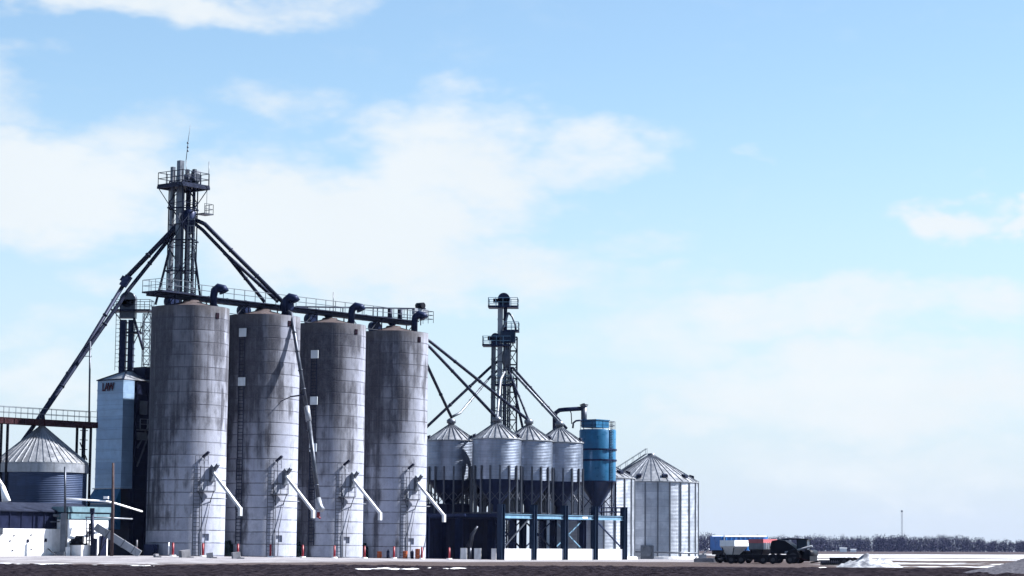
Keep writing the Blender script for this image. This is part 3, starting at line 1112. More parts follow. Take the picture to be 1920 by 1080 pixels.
t = thing('loading_spout', 'long dark pipe hanging between second and third silo down to a pale elbow', 'spout', P(598, 950, 277))
k1, k2, k3 = P(546, 588, 282.2), P(575, 766, 279.5), P(597, 938, 277.2)
mb = MB()
mb.tube([hub - Zv * .6, k1, k2], .23, 12)
for f in (.2, .4, .6, .8):
    q = k1.lerp(k2, f); d_ = (k2 - k1).normalized() * .07
    mb.tube([q - d_, q + d_], .29, 12)
mb.build('upper_pipe', 'grey_steel', t)
mb = MB()
mb.tube([k2 + Zv * .25, P(577, 776, 279.3), P(579, 790, 279.1)], .34, 12)
mb.build('joint', 'pale_steel', t)
mb = MB()
mb.tube([P(579, 786, 279.1), k3], .25, 12)
for f in (.2, .4, .6, .8):
    q = k2.lerp(k3, f + .04); d_ = (k3 - k2).normalized() * .07
    mb.tube([q - d_, q + d_], .31, 12)
mb.build('lower_pipe', 'grey_steel', t)
mb = MB()
mb.tube([P(596, 934, 277.2), P(600, 950, 277), P(605, 957, 276.8)], .34, 12)
mb.build('elbow', 'pale_steel', t)
mb = MB()
mb.tube([P(597, 960, 277), P(597, 968, 277)], .2, 8)
mb.tube([P(594, 968, 277), P(601, 972, 277)], .12, 8)
mb.build('pull_handle', 'red_paint', t)
mb = MB()
q = P(571, 742, 279.9)
mb.obox(q + V((-.8, 0, 0)), V((.85, 0, .12)), V((0, .5, 0)), V((-.01, 0, .05)))
mb.bar(q + V((-1.6, 0, -.1)), surf(S[1], 2.9, q.z - S[1].z - .6), .08)
mb.build('wall_bracket', 'dark_steel', t)

# ------------------------------------------------------------------ dryer and its small elevator
DC = P(224, 1000, 278)
DC = grounded(V((DC.x, DC.y, 0)))            # front right corner
DW, DL = 4.6, 17.0
DZ = P(200, 712, 279).z
t = thing('grain_dryer', 'tall pale blue steel grain dryer with dark side beside the first silo', 'grain dryer', DC)


def dr(a, b, z):
    """dryer coordinates: a along its depth, b from the right corner to the left"""
    return V((DC.x, DC.y, 0)) + Uv * a - Vv * b + Zv * z


zb = P(195, 935, 279).z
mb = MB()
A, B, C_, D_ = dr(0, 0, 0), dr(0, DW, 0), dr(1.7, DW, 0), dr(1.7, 0, 0)
cx = (A + C_) / 2
mb.obox(V((cx.x, cx.y, (DZ + zb + 1.2) / 2)), Uv * .85, Vv * DW / 2, Zv * (DZ - zb - 1.2) / 2)
k = 11
for i in range(k):
    z = zb + 1.2 + (DZ - zb - 1.2) * i / k
    mb.obox(dr(-.02, DW / 2, z), Uv * .04, Vv * (DW / 2 + .02), Zv * .045)
mb.build('front_wall', 'dryer_steel', t)
mb = MB()     # flared skirt at the foot of the front wall
q = [dr(0, 0, zb + 1.2), dr(0, DW, zb + 1.2), dr(-1.0, DW + .5, zb - .6), dr(-1.0, -.1, zb - .6)]
mb.face(q[::-1])
mb.face([dr(-1.0, -.1, zb - .6), dr(-1.0, DW + .5, zb - .6), dr(-1.0, DW + .5, zb - 3.6), dr(-1.0, -.1, zb - 3.6)][::-1])
mb.face([q[0], q[3], dr(-1.0, -.1, zb - 3.6), dr(0.0, -.1, zb - 3.6)])
mb.face([q[1], q[2], dr(-1.0, DW + .5, zb - 3.6), dr(0, DW + .5, zb - 3.6)])
mb.build('flared_skirt', 'blue_paint', t)
mb = MB()
for zz in (zb + 1.2, zb - .6):
    mb.bar(dr(-.05 if zz > zb else -1.05, -.1, zz), dr(-.05 if zz > zb else -1.05, DW + .3, zz), .12)
mb.build('edge_trim', 'pale_steel', t)
mb = MB()
c0 = dr(1.7 + (DL - 1.7) / 2, DW / 2, 0)
mb.obox(V((c0.x, c0.y, DZ / 2 - .05)), Uv * (DL - 1.7) / 2, Vv * (DW / 2 - .25), Zv * (DZ / 2 - .05))
for i in range(9):
    mb.obox(dr(2.2 + i * 1.8, .2, DZ / 2 - .05), Uv * .09, Vv * .12, Zv * (DZ / 2 - .1))
for i in range(12):
    mb.obox(dr(9, .2, 2 + i * 1.6), Uv * (DL - 2.4) / 2, Vv * .07, Zv * .08)
mb.build('drying_column', 'navy_cladding', t)  # near-black colour paints in the shadow the silo throws on this side
mb = MB()
for (a, z, w, h) in ((3.2, DZ - 3.2, 1.0, 1.6), (5.6, DZ - 3.6, 1.4, 1.0), (3.0, DZ - 6.6, 1.4, .9), (5.2, DZ - 6.8, 1.2, .8), (7.0, DZ - 6.4, .9, .9)):
    mb.obox(dr(a, .02, z), Uv * w / 2, Vv * .14, Zv * h / 2)
mb.bar(dr(2.4, .0, DZ - 8), dr(6.5, .0, DZ - 1.2), .16)
mb.bar(dr(2.4, .0, DZ - 10.2), dr(4.6, .0, DZ - 5.2), .14)
mb.rail([dr(2.2, -.6, DZ - 5.8), dr(10, -.6, DZ - 5.8)], 1.2, 1.1, .09)
mb.obox(dr(6.1, -.2, DZ - 5.85), Uv * 3.9, Vv * .4, Zv * .06)
mb.build('side_ducts', 'mid_steel', t)
mb = MB()        # hipped roof
e = .06
zr = P(206, 696, 282).z
A, B = dr(-e, -e, DZ), dr(-e, DW + e, DZ)
C_, D_ = dr(DL + e, DW + e, DZ), dr(DL + e, -e, DZ)
r1, r2 = dr(2.4, DW / 2, zr), dr(DL - 2, DW / 2, zr)
for f_ in ([A, r1, B], [B, r1, r2, C_], [C_, r2, D_], [D_, r2, r1, A]):
    mb.face(f_[::-1])
mb.face([A, B, C_, D_])
mb.build('roof', 'roof_steel', t)
mb = MB()
for s_ in (0, 1):
    mb.bar(dr(-e, -e + s_ * (DW + 2 * e), DZ + .02), r1 + Zv * .04, .14)
mb.bar(r1 + Zv * .04, r2 + Zv * .04, .16)
mb.bar(dr(-e - .02, -e, DZ + .02), dr(-e - .02, DW + e, DZ + .02), .14)
mb.build('roof_trim', 'dark_steel', t)
# letters on the front
cu = bpy.data.curves.new('letters', 'FONT')
cu.body = 'LAW'
cu.size = 1.3
cu.extrude = .02
cu.offset = .045
cu.space_character = .9
tmp = bpy.data.objects.new('letters_src', cu)
COL.objects.link(tmp)
dg = bpy.context.evaluated_depsgraph_get()
me = bpy.data.meshes.new_from_object(tmp.evaluated_get(dg))
COL.objects.unlink(tmp)
bpy.data.objects.remove(tmp)
me.name = 'lettering'
me.materials.clear()
me.materials.append(M['letter_red'])
lo = bpy.data.objects.new('lettering', me)
COL.objects.link(lo)
lo.parent = t
fx = Vv.copy()      # reading direction along the front face
org = dr(-.10, DW - .95, DZ - 1.25)
mat = Matrix((( fx.x, 0, -Uv.x, 0), (fx.y, 0, -Uv.y, 0), (0, 1, 0, 0), (0, 0, 0, 1)))
mat.translation = org - DC
mat = mat @ Matrix.Diagonal((.76, 1, 1, 1))
lo.matrix_local = mat
lo['label'] = 'dark red letters reading LAW'
# duct stacks rising at the back of the dryer roof
mb = MB()
q = dr(7.5, 1.2, DZ + .3)
mb.lathe(V((q.x, q.y, 0)), [(1.15, DZ), (1.15, DZ + 1.6), (.5, DZ + 4.0), (.5, DZ + 4.6)], 14)
q = dr(11.0, 1.6, DZ + .3)
mb.lathe(V((q.x, q.y, 0)), [(1.2, DZ), (1.2, DZ + 2.2), (.45, DZ + 4.4)], 14)
mb.tube([dr(6.2, .8, DZ + .4), dr(8.6, .8, DZ + 3.2)], .14, 8)
mb.build('roof_cyclone', 'navy_steel', t)
mb = MB()
mb.box(dr(5.2, 1.2, DZ + .9), 3.6, 2.0, 1.6)
mb.build('roof_housing', 'navy_cladding', t)

ED = 291.0
EB = grounded(V((P(240, 600, ED).x, ED, 0)))
ez = lambda py: P(238, py, ED).z
t = thing('small_elevator', 'short dark bucket elevator with round head rising behind the dryer roof', 'elevator tower', EB)
mb = MB()
mb.obox(V((EB.x - .55, EB.y, ez(600) / 2)), V((.38, 0, 0)), V((0, .4, 0)), Zv * ez(600) / 2)
mb.obox(V((EB.x + .45, EB.y, ez(600) / 2)), V((.32, 0, 0)), V((0, .4, 0)), Zv * ez(600) / 2)
for k in range(12):
    z = ez(690) + k * .8
    mb.obox(V((EB.x - .05, EB.y, z)), V((.95, 0, 0)), V((0, .45, 0)), Zv * .04)
mb.build('elevator_leg', 'navy_steel', t)
mb = MB()
q = V((EB.x, EB.y, ez(566)))
mb.tube([q + V((0, -.6, .25)), q + V((0, .6, .25))], .98, 18)
mb.obox(q - Zv * .9, V((.95, 0, 0)), V((0, .6, 0)), Zv * 1.15)
mb.build('elevator_head', 'grey_steel', t)
mb = MB()
z = ez(583)
mb.obox(V((EB.x + .55, EB.y, z)), V((2.4, 0, 0)), V((0, 1.4, 0)), Zv * .1)
mb.bar(V((EB.x + 2.6, EB.y, z)), V((EB.x + .6, EB.y, z - 4.5)), .1)
mb.bar(V((EB.x - 1.8, EB.y, z)), V((EB.x - .6, EB.y, z - 1.5)), .1)
mb.rail([V((EB.x - 1.8, EB.y - 1.3, z)), V((EB.x + 2.9, EB.y - 1.3, z)), V((EB.x + 2.9, EB.y + 1.3, z)), V((EB.x - 1.8, EB.y + 1.3, z))], 1.3, 1.2, .06, True)
mb.build('head_platform', 'dark_steel', t)
mb = MB()
mb.obox(V((EB.x + .9, EB.y, ez(624))), V((.9, 0, 0)), V((0, .9, 0)), Zv * .1)
mb.rail([V((EB.x + 1.8, EB.y - .9, ez(624))), V((EB.x + 1.8, EB.y + .9, ez(624)))], 1.2, .8, .06)
mb.rail([V((EB.x + .4, EB.y - .9, ez(624))), V((EB.x + 1.8, EB.y - .9, ez(624)))], 1.2, .8, .06)
mb.build('rest_platform', 'dark_steel', t)
mb = MB()
mb.ladder(V((EB.x - 1.15, EB.y - .3, ez(695))), ez(585) - ez(695), V((1, 0, 0)), .5, .5, .06)
mb.build('ladder', 'grey_steel', t)
spout('dark spout slanting from the small elevator down to the dryer roof', [V((EB.x + .6, EB.y, ez(590))), P(268, 655, 287)], .16)
mb = MB()
mb.lattice(V((EB.x + 2.6, EB.y - 1.0, 0)), V((.45, 0, 0)), V((0, .45, 0)), ez(700), ez(590), 1.0, .09, .06)
mb.build('guy_lattice', 'mid_steel', t)

# ------------------------------------------------------------------ small bin and rusty bridge on the left
BD = 269.0
BC = grounded(V((XofPx(80, BD), BD, 0)))
BR = 5.15


def grain_bin(name, label, c, r, ze, zp, mat, roofmat, ribs=28, stiff=0, group=None, cap=.35, over=.12):
    t = thing(name, label, 'grain bin', c, group)
    mb = MB()
    mb.lathe(V((c.x, c.y, 0)), [(r, c.z - .3), (r, ze)], 64)
    mb.build('wall', mat, t)
    mb = MB()
    mb.lathe(V((c.x, c.y, 0)), [(r + over, ze - .12), (r + over, ze), (cap, zp)], 64, False).disc(V((c.x, c.y, zp)), cap)
    mb.build('roof', roofmat, t)
    mb = MB()
    for k in range(ribs):
        a = 2 * math.pi * k / ribs
        d_ = V((math.cos(a), math.sin(a), 0))
        p_ = V((c.x, c.y, 0))
        mb.bar(p_ + d_ * (r + over) + Zv * (ze + .04), p_ + d_ * cap + Zv * (zp + .04), .08, .09)
    mb.lathe(V((c.x, c.y, 0)), [(cap + .05, zp - .02), (cap + .05, zp + .28), (.05, zp + .36)], 20)
    mb.build('roof_ribs', 'roof_steel' if not stiff else 'mid_steel', t)
    if stiff:
        for k in range(stiff):
            a = 2 * math.pi * (k + .5) / stiff
            d_ = V((math.cos(a), math.sin(a), 0))
            mb = MB()
            p_ = V((c.x, c.y, 0)) + d_ * (r + .06)
            mb.obox(p_ + Zv * (ze + c.z) / 2, d_ * .07, V((-d_.y, d_.x, 0)) * .09, Zv * (ze - c.z) / 2)
            mb.build('stiffener', 'mid_steel', t)
    return t


zpk = P(80, 801, BD).z
zev = P(80, 866, BD - BR).z
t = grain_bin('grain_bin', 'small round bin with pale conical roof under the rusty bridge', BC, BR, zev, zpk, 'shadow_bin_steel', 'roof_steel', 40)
mb = MB()
mb.lathe(V((BC.x, BC.y, 0)), [(BR + .16, zev - 1.1), (BR + .16, zev - .14)], 64)
mb.build('eave_band', 'pale_steel', t)
mb = MB()
for k in range(14):
    f0, f1 = .12 + k / 18, .12 + (k + .45) / 18
    a = R(-62)
    d_ = V((math.cos(a), math.sin(a), 0))
    s_ = V((-d_.y, d_.x, 0))
    p_ = V((BC.x, BC.y, 0)) + d_ * (BR * (1 - f0)) + Zv * (zev + (zpk - zev) * f0 + .1)
    mb.bar(p_ - s_ * .3, p_ + s_ * .3, .06)
mb.build('roof_ladder', 'mid_steel', t)

t = thing('rusty_bridge', 'rusty brown girder walkway with thin railing above the small bin', 'walkway', grounded(V((BC.x, BC.y, 0))))
BZ = P(80, 793, BD).z


def br(a, b, z):
    return V((BC.x, BC.y, 0)) + Uv * a + Vv * b + Zv * z


for b in (-.6, .6):
    mb = MB()
    mb.obox(br(-5, b, BZ), Uv * 12.6, Vv * .07, Zv * .32)
    for k in range(18):
        mb.obox(br(-17 + 1.4 * k, b + (.1 if b > 0 else -.1), BZ), Uv * .04, Vv * .05, Zv * .3)
    mb.build('girder', 'rust_steel', t)
mb = MB()
mb.obox(br(-5, 0, BZ + .34), Uv * 12.6, Vv * .7, Zv * .04)
mb.build('deck', 'rust_steel', t)
mb = MB()
mb.rail([br(-17.6, .6, BZ + .35), br(7.5, .6, BZ + .35)], 1.25, 1.7, .05)
mb.rail([br(-17.6, -.6, BZ + .35), br(7.5, -.6, BZ + .35)], 1.25, 1.7, .05)
mb.build('railing', 'mid_steel', t)
for px, a in ((10, None), (152, None), (166, None)):
    q = on_line(V((BC.x, BC.y, 0)), Uv, px)
    for b in (-.55, .55):
        mb = MB()
        g0 = q + Vv * b
        mb.bar(V((g0.x, g0.y, gz(g0.x, g0.y) - .2)), V((g0.x, g0.y, BZ - .3)), .26)
        mb.build('support_post', 'black_steel', t)
mb = MB()
q1, q2 = on_line(V((BC.x, BC.y, 0)), Uv, 152), on_line(V((BC.x, BC.y, 0)), Uv, 166)
for k in range(8):
    z = BZ - .6 - k * 1.1
    mb.bar(V((q1.x, q1.y, z)), V((q2.x, q2.y, z)), .09)
mb.bar(V((q1.x, q1.y, BZ - 2)), V((q2.x, q2.y, BZ - 4)), .1)
mb.build('brace', 'dark_steel', t)
mb = MB()
q = on_line(V((BC.x, BC.y, 0)), Uv, 168)
mb.tube([V((q.x, q.y, BZ)), P(169, 640, q.y)], .11, 8)
for py in (654, 668):
    mb.bar(P(155 if py > 660 else 161, py, q.y), P(172, py, q.y), .09)
tag(mb.build('light_mast', 'grey_steel', base=V((q.x, q.y, BZ))), 'slim grey mast with crossbars standing at the end of the rusty bridge', 'mast')

# ------------------------------------------------------------------ low buildings and gear on the left
def lx(px, py, d):
    return P(px, py, d)


# long concrete wall
W0 = P(114, 1040, 258.3)
W0 = V((W0.x, W0.y, 0))


def lw(a, b, z):
    """wall coordinates: a to the left along the wall, b behind its face"""
    return W0 - Uv * a - Vv * b + Zv * z


zt_ = P(114, 992, 258.3).z
gx = gz(W0.x, W0.y)
t = thing('retaining_wall', 'long whitewashed concrete wall with small dark holes', 'wall', lw(0, 0, gx))
mb = MB()
mb.obox(lw(9, .3, (zt_ + gx - .3) / 2), Uv * 9, Vv * .3, Zv * (zt_ - gx + .3) / 2)
for k in range(1, 5):
    mb.obox(lw(9, -.005, gx + (zt_ - gx) * k / 5), Uv * 9, Vv * .012, Zv * .012)
mb.build('wall_slab', 'white_concrete', t)
for (px, py, w) in ((60, 1014, .28), (93, 1013, .3), (27, 1014, .22), (34, 1004, .2), (66, 1003, .2), (67, 1030, .2), (32, 1032, .22)):
    mb = MB()
    q = on_line(W0, Uv, px)
    q = V((q.x, q.y, P(px, py, q.y).z)) + Vv * .03
    mb.obox(q, Uv * w / 2, Vv * .04, Zv * w * (.6 if w > .25 else .25))
    mb.build('drain_hole', 'dark_steel', t)
mb = MB()
q = on_line(W0, Uv, 6)
q = V((q.x, q.y, P(6, 996, q.y).z)) + Vv * .06
mb.obox(q, Uv * .4, Vv * .08, Zv * .35)
mb.build('meter_box', 'grey_steel', t)
# dark lean-to behind it
t = thing('lean_to', 'dark low lean-to with slate roof between the white wall and the small bin', 'shed', lw(0, 1, gx))
z1, z2 = P(60, 958, 258).z, P(60, 948, 261).z
mb = MB()
mb.obox(lw(6, 2.0, (z1 + gx - .3) / 2), Uv * 11, Vv * 1.2, Zv * (z1 - gx + .3) / 2)
for k in range(14):
    mb.obox(lw(-4.5 + k * 1.55, .77, (z1 + gx) / 2), Uv * .06, Vv * .05, Zv * (z1 - gx) / 2)
mb.build('wall', 'navy_cladding', t)
mb = MB()
a, b, c_, d_ = lw(17.3, .5, z1), lw(-5.3, .5, z1), lw(-5.3, 3.4, z2 + .3), lw(17.3, 3.4, z2 + .3)
mb.face([a, b, c_, d_])
mb.face([p_ - Zv * .12 for p_ in (d_, c_, b, a)])
mb.face([a - Zv * .12, b - Zv * .12, b, a])
mb.face([b - Zv * .12, c_ - Zv * .12, c_, b])
mb.build('roof', 'slate', t)
# pale horizontal pipe
mb = MB()
mb.tube([P(-60, 957, 258.5), P(0, 961, 258.5), P(114, 967, 258.5)], .18, 10)
tag(mb.build('overhead_pipe', 'pale_steel', base=P(114, 967, 258.5)), 'thick pale horizontal pipe above the whitewashed wall', 'pipe')
mb = MB()
mb.tube([P(40, 980, 258.1), P(112, 978, 258.1)], .07, 8)
tag(mb.build('thin_pipe', 'mid_steel', base=P(112, 978, 258.1)), 'thin grey pipe under the thick pale horizontal pipe', 'pipe')
# white chute at the picture's edge
t = thing('feed_chute', 'white tapering chute dropping to a hose at the far left', 'chute', grounded(P(12, 1040, 257)))
mb = MB()
mb.tube([P(-30, 860, 257), P(5, 912, 257)], [.2, .22], 10)
mb.tube([P(5, 912, 257), P(12, 941, 257)], [.24, .5], 12)
mb.build('spout', 'white_paint', t)
mb = MB()
mb.tube([P(11, 946, 257), P(11, 958, 257)], .22, 10)
mb.obox(P(14, 966, 257), V((.5, 0, 0)), V((0, .4, 0)), Zv * .5)
mb.build('valve', 'pale_steel', t)
mb = MB()
mb.tube([P(21, 955, 256.8), P(23, 985, 256.8), P(22, 1020, 256.8), P(25, 1035, 256.8), P(28, 1020, 256.8), P(29, 985, 256.8)], .08, 6)
mb.tube([P(20, 985, 256.8), P(16, 1015, 256.8), P(19, 1034, 256.8), P(25, 1036, 256.8)], .05, 6)
mb.build('hose', 'rubber', t)
# steel column
t = thing('steel_column', 'tall slim blue grey steel column left of the small intake shed', 'column', grounded(P(118, 1045, 257.2)))
mb = MB()
q0 = grounded(P(118, 1045, 257.2))
mb.tube([V((q0.x + .1, 257.2, P(120, 965, 257.2).z)), P(122, 875, 257.2)], .12, 8)
mb.build('upper_post', 'grey_steel', t)
mb = MB()
zc = P(120, 962, 257.2).z
for s_ in (-1, 1):
    mb.obox(V((q0.x, 257.2 + .24 * s_, (zc + q0.z) / 2)), V((.3, 0, 0)), V((0, .04, 0)), Zv * (zc - q0.z) / 2)
mb.obox(V((q0.x, 257.2, (zc + q0.z) / 2)), V((.04, 0, 0)), V((0, .24, 0)), Zv * (zc - q0.z) / 2)
mb.box(V((q0.x - .25, 256.6, q0.z + .2)), 1.1, .5, .5, V((1, 0, 0)))
mb.build('lower_beam', 'mid_steel', t)
# white pipe with a bend
mb = MB()
mb.tube([P(124, 935, 257.2), P(160, 937.5, 258), P(200, 940, 258.6), P(214, 943, 259.4), P(266, 959, 265)], .10, 10)
mb.obox(P(199, 933, 258.6), V((.25, 0, 0)), V((0, .2, 0)), Zv * .14)
tag(mb.build('bent_pipe', 'white_paint', base=P(200, 940, 258.6)), 'white bent pipe running from the steel column to the first silo', 'pipe')
mb = MB()
mb.tube([P(160, 970, 257.6), P(205, 971, 258.2), P(248, 973, 260.5)], .08, 8)
mb.tube([P(162, 970, 257.6), P(162, 1028, 257.6)], .06, 8)
tag(mb.build('handrail_pipe', 'pale_steel', base=P(162, 1028, 257.6)), 'thin pale pipe crossing behind the wooden pole', 'pipe')
# intake shed
q0 = P(126, 1045, 257.6)
q0 = grounded(V((q0.x, q0.y, 0)))
SL = 5.6


def sh(a, b, z):
    """shed coordinates: a along its sunny front, b behind it"""
    return V((q0.x, q0.y, 0)) + Uv * a - Vv * b + Zv * z


t = thing('intake_shed', 'small white intake shed with teal fascia beside the steel column', 'shed', sh(SL / 2, 1.2, q0.z))
zt1, zt2 = P(150, 974, 259).z, P(150, 951, 259).z
mb = MB()
mb.obox(sh(SL / 2, 1.2, (zt1 + q0.z - .2) / 2), Uv * SL / 2, Vv * 1.2, Zv * (zt1 - q0.z + .2) / 2)
mb.build('wall', 'white_paint', t)
mb = MB()
mb.obox(sh(SL / 2, 1.2, (zt1 + zt2) / 2 - .33), Uv * (SL / 2 + .1), Vv * 1.3, Zv * .28)
mb.build('fascia', 'teal_paint', t)
mb = MB()
mb.obox(sh(SL / 2, 1.2, (zt1 + zt2) / 2 + .42), Uv * (SL / 2 + .16), Vv * 1.4, Zv * .30)
mb.build('roof_edge', 'teal_paint', t)
mb = MB()
mb.obox(sh(SL / 2, 1.2, (zt1 + zt2) / 2 + .03), Uv * (SL / 2 + .05), Vv * 1.25, Zv * .07)
mb.build('shadow_gap', 'navy_cladding', t)  # dark navy strip colours in the shade of the gap
mb = MB()
mb.obox(sh(SL - .7, -.02, q0.z + 1.1), Uv * .5, Vv * .05, Zv * 1.1)
mb.build('dark_door', 'navy_cladding', t)
# white foundation block
q0 = grounded(P(150, 1047, 257))
mb = MB()
zb1 = P(150, 1022, 257).z
mb.obox(V((q0.x, q0.y + .9, (zb1 + q0.z) / 2 - .1)), Uv * .85, Vv * .85, Zv * ((zb1 - q0.z) / 2 + .1))
mb.obox(V((q0.x - 1.55, q0.y + .3, (zb1 + q0.z) / 2 - .15)), Uv * .3, Vv * .25, Zv * ((zb1 - q0.z) / 2 - .05))
tag(mb.build('foundation_block', 'white_concrete', base=q0), 'white concrete block carrying the pump pipework', 'foundation')
# pump and pipework on the block
t = thing('pump_set', 'tangle of dark pump pipework standing on the white block', 'pump', V((q0.x, q0.y + .9, zb1)))
mb = MB()
q = V((q0.x - .35, q0.y + .8, zb1))
mb.tube([q + V((-.35, 0, .55)), q + V((.45, 0, .55))], .48, 14)
mb.tube([q + V((-.8, 0, .35)), q + V((-.35, 0, .45))], .3, 12)
mb.obox(q + Zv * .1, V((.9, 0, 0)), V((0, .4, 0)), Zv * .1)
mb.build('motor', 'black_steel', t)
mb = MB()
for (dx, h, r_) in ((.55, 1.6, .07), (.8, 2.3, .09), (1.05, 2.5, .07), (1.25, 2.2, .06)):
    b_ = V((q0.x + dx, q0.y + .6, zb1))
    mb.tube([b_, b_ + Zv * h], r_, 8)
    mb.tube([b_ + V((-.12, -.05, h * .6)), b_ + V((.12, -.05, h * .6))], .13, 8)
for z in (.5, 1.2, 1.8, 2.3):
    mb.tube([V((q0.x + .5, q0.y + .6, zb1 + z)), V((q0.x + 1.3, q0.y + .6, zb1 + z))], .05, 6)
mb.bar(V((q0.x + .55, q0.y + .6, zb1 + 1.2)), V((q0.x + 1.3, q0.y + .6, zb1 + 2.3)), .06)
mb.build('pipework', 'dark_steel', t)
q = P(173, 1040, 257.5)
q = grounded(q)
mb = MB()
mb.tube([q, P(173, 962, 257.5)], .2, 8)
mb.obox(P(173, 958, 257.5), V((.22, 0, 0)), V((0, .2, 0)), Zv * .3)
mb.obox(V((q.x + .15, q.y, q.z + .9)), V((.3, 0, 0)), V((0, .3, 0)), Zv * 1.0)
tag(mb.build('standpipe', 'dark_steel', base=q), 'dark vertical standpipe at the top end of the inclined auger', 'standpipe')
# wooden pole
q = grounded(P(209, 1045, 256.5))
mb = MB()
mb.tube([q - Zv * .2, q + Zv * 5, P(212, 868, 256.5)], [.19, .17, .13], 10)
tag(mb.build('wooden_pole', 'wood_pole', base=q), 'tall bare wooden pole in front of the dark dryer side', 'pole')
# inclined auger tube lying to the ground
t = thing('inclined_auger', 'fat pale square auger tube sloping down to the ground by the first silo', 'auger', grounded(P(262, 1042, 259.5)))
p_, q_ = P(179, 987, 259), grounded(P(262, 1042, 259.5)) + Zv * .2
mb = MB()
mb.bar(p_, q_, .7, .8)
mb.build('tube', 'pale_steel', t)
for f in (.28, .62, .85):
    mb = MB()
    c_ = p_.lerp(q_, f); d_ = (q_ - p_).normalized() * .06
    mb.bar(c_ - d_, c_ + d_, .8, .9)
    mb.build('flange', 'mid_steel', t)
mb = MB()
c_ = p_.lerp(q_, .18)
mb.bar(c_, V((c_.x - .4, c_.y, gz(c_.x, c_.y))), .14)
mb.bar(p_.lerp(q_, .3), V((c_.x - .5, c_.y - .3, gz(c_.x, c_.y))), .1)
mb.build('prop', 'dark_steel', t)
# leaning stick
mb = MB()
a, b = P(82, 1022, 257.8), grounded(P(106, 1056, 255))
mb.bar(a, b, .09)
tag(mb.build('leaning_plank', 'grey_steel', base=b), 'thin grey plank leaning against the whitewashed wall', 'plank')

# ------------------------------------------------------------------ bollards, blocks, fans, barrels along the silos
BL0 = O1 + Vv * 7.2
first = None
blab = {331: 'red post before the first silo, nearest the dryer', 387: 'red post in front of the ladder of the first silo', 452: 'red post at the dark fan between first and second silo',
        513: 'red post in front of the second silo ladder landing', 573: 'red post at the fan between second and third silo', 632: 'red post in front of the third silo hatch side',
        688: 'red post at the dark fan between third and fourth silo', 743: 'red post among the barrels at the fourth silo', 795: 'red post at the right edge of the fourth silo',
        846: 'red post standing alone before the dark tank enclosure'}
for px in (331, 387, 452, 513, 573, 632, 688, 743, 795, 846):
    q = grounded(on_line(BL0, Uv, px))
    if first is None:
        first = thing('bollard', blab[px], 'bollard', q, 'red guard posts along the silo row')
        mb = MB()
        mb.tube([q - Zv * .2, q + Zv * 1.42], .13, 10)
        mb.tube([q + Zv * 1.42, q + Zv * 1.5], [.13, .07], 10)
        mb.build('post', 'red_paint', first)
        mb = MB()
        mb.tube([q - Zv * .2, q + Zv * .12], .36, 12)
        mb.build('footing', 'white_concrete', first)
    else:
        copy_thing(first, q - ORI[first.name], blab[px])
q = grounded(P(256, 1043, 261))
mb = MB()
mb.tube([q, q + Zv * .9], .11, 8)
t = tag(mb.build('bollard', 'red_paint', base=q), 'faded red post with pale top beside the inclined auger foot', 'bollard')
mb = MB()
mb.tube([q + Zv * .9, q + Zv * 1.75], .09, 8)
mb.build('bare_top', 'block_concrete', t)
q = grounded(P(316, 1043, 264))
mb = MB()
mb.tube([q, q + Zv * 1.5], .07, 8)
tag(mb.build('marker_post', 'white_paint', base=q), 'slim white marker post at the foot of the first silo', 'post')

for (px, py, d, s_, lab, rot) in ((353, 1057, 246, .85, 'largest tilted concrete block lying on the gravel', .5), (400, 1059, 246, .6, 'middle upright concrete block on the gravel', .2),
                                  (449, 1059, 246, .72, 'squarish concrete block on the gravel before the second silo', .35), (300, 1060, 246, .36, 'smallest dark concrete lump on the gravel', .8)):
    q = grounded(V((XofPx(px, d), d, 0)))
    mb = MB()
    ca, sa = math.cos(rot), math.sin(rot)
    c_ = q + Zv * s_ * .42
    mb.obox(c_, V((ca, sa, .12)) * s_ * .55, V((-sa, ca, 0)) * s_ * .6, V((-.12, .05, 1)) * s_ * .5)
    mb.obox(q + V((s_ * .8, -.3, .04)), V((.3, .1, 0)), V((-.05, .2, 0)), Zv * .08)
    tag(mb.build('concrete_block', 'block_concrete', base=q), lab, 'block', 'concrete blocks on the gravel')

for i, lab in ((1, 'dark tarped aeration fan with white cowl at the left foot of the second silo'), (2, 'dark tarped aeration fan with white cowl at the left foot of the third silo'),
               (3, 'dark tarped aeration fan with white cowl at the left foot of the fourth silo')):
    c_ = S[i]
    q = grounded(V((c_.x - 3.2, c_.y - 4.4, 0)))
    t = thing('aeration_fan', lab, 'fan', q, 'aeration fans at the silo feet')
    mb = MB()
    mb.obox(q + Zv * .7, V((.75, -.1, 0)), V((.1, .8, 0)), Zv * .7)
    mb.obox(q + Zv * 1.5, V((.5, -.1, .12)), V((.1, .6, 0)), Zv * .22)
    mb.tube([q + V((-.1, -.7, .75)), q + V((-.1, -1.0, .75))], .55, 14)
    mb.build('housing', 'tarp', t)
    mb = MB()
    mb.tube([q + V((-1.15, -.3, .0)), q + V((-1.1, -.3, .9)), q + V((-.85, -.3, 1.15))], [.42, .38, .22], 12)
    mb.build('cowl', 'white_paint', t)
q = grounded(V((S[0].x - 3.0, S[0].y - 4.3, 0)))
mb = MB()
mb.obox(q + Zv * .65, V((.7, 0, 0)), V((0, .7, 0)), Zv * .65)
mb.tube([q + V((0, -.7, .7)), q + V((0, -.95, .7))], .5, 14)
tag(mb.build('aeration_fan', 'navy_steel', base=q), 'bare navy aeration fan at the shaded left foot of the first silo', 'fan')
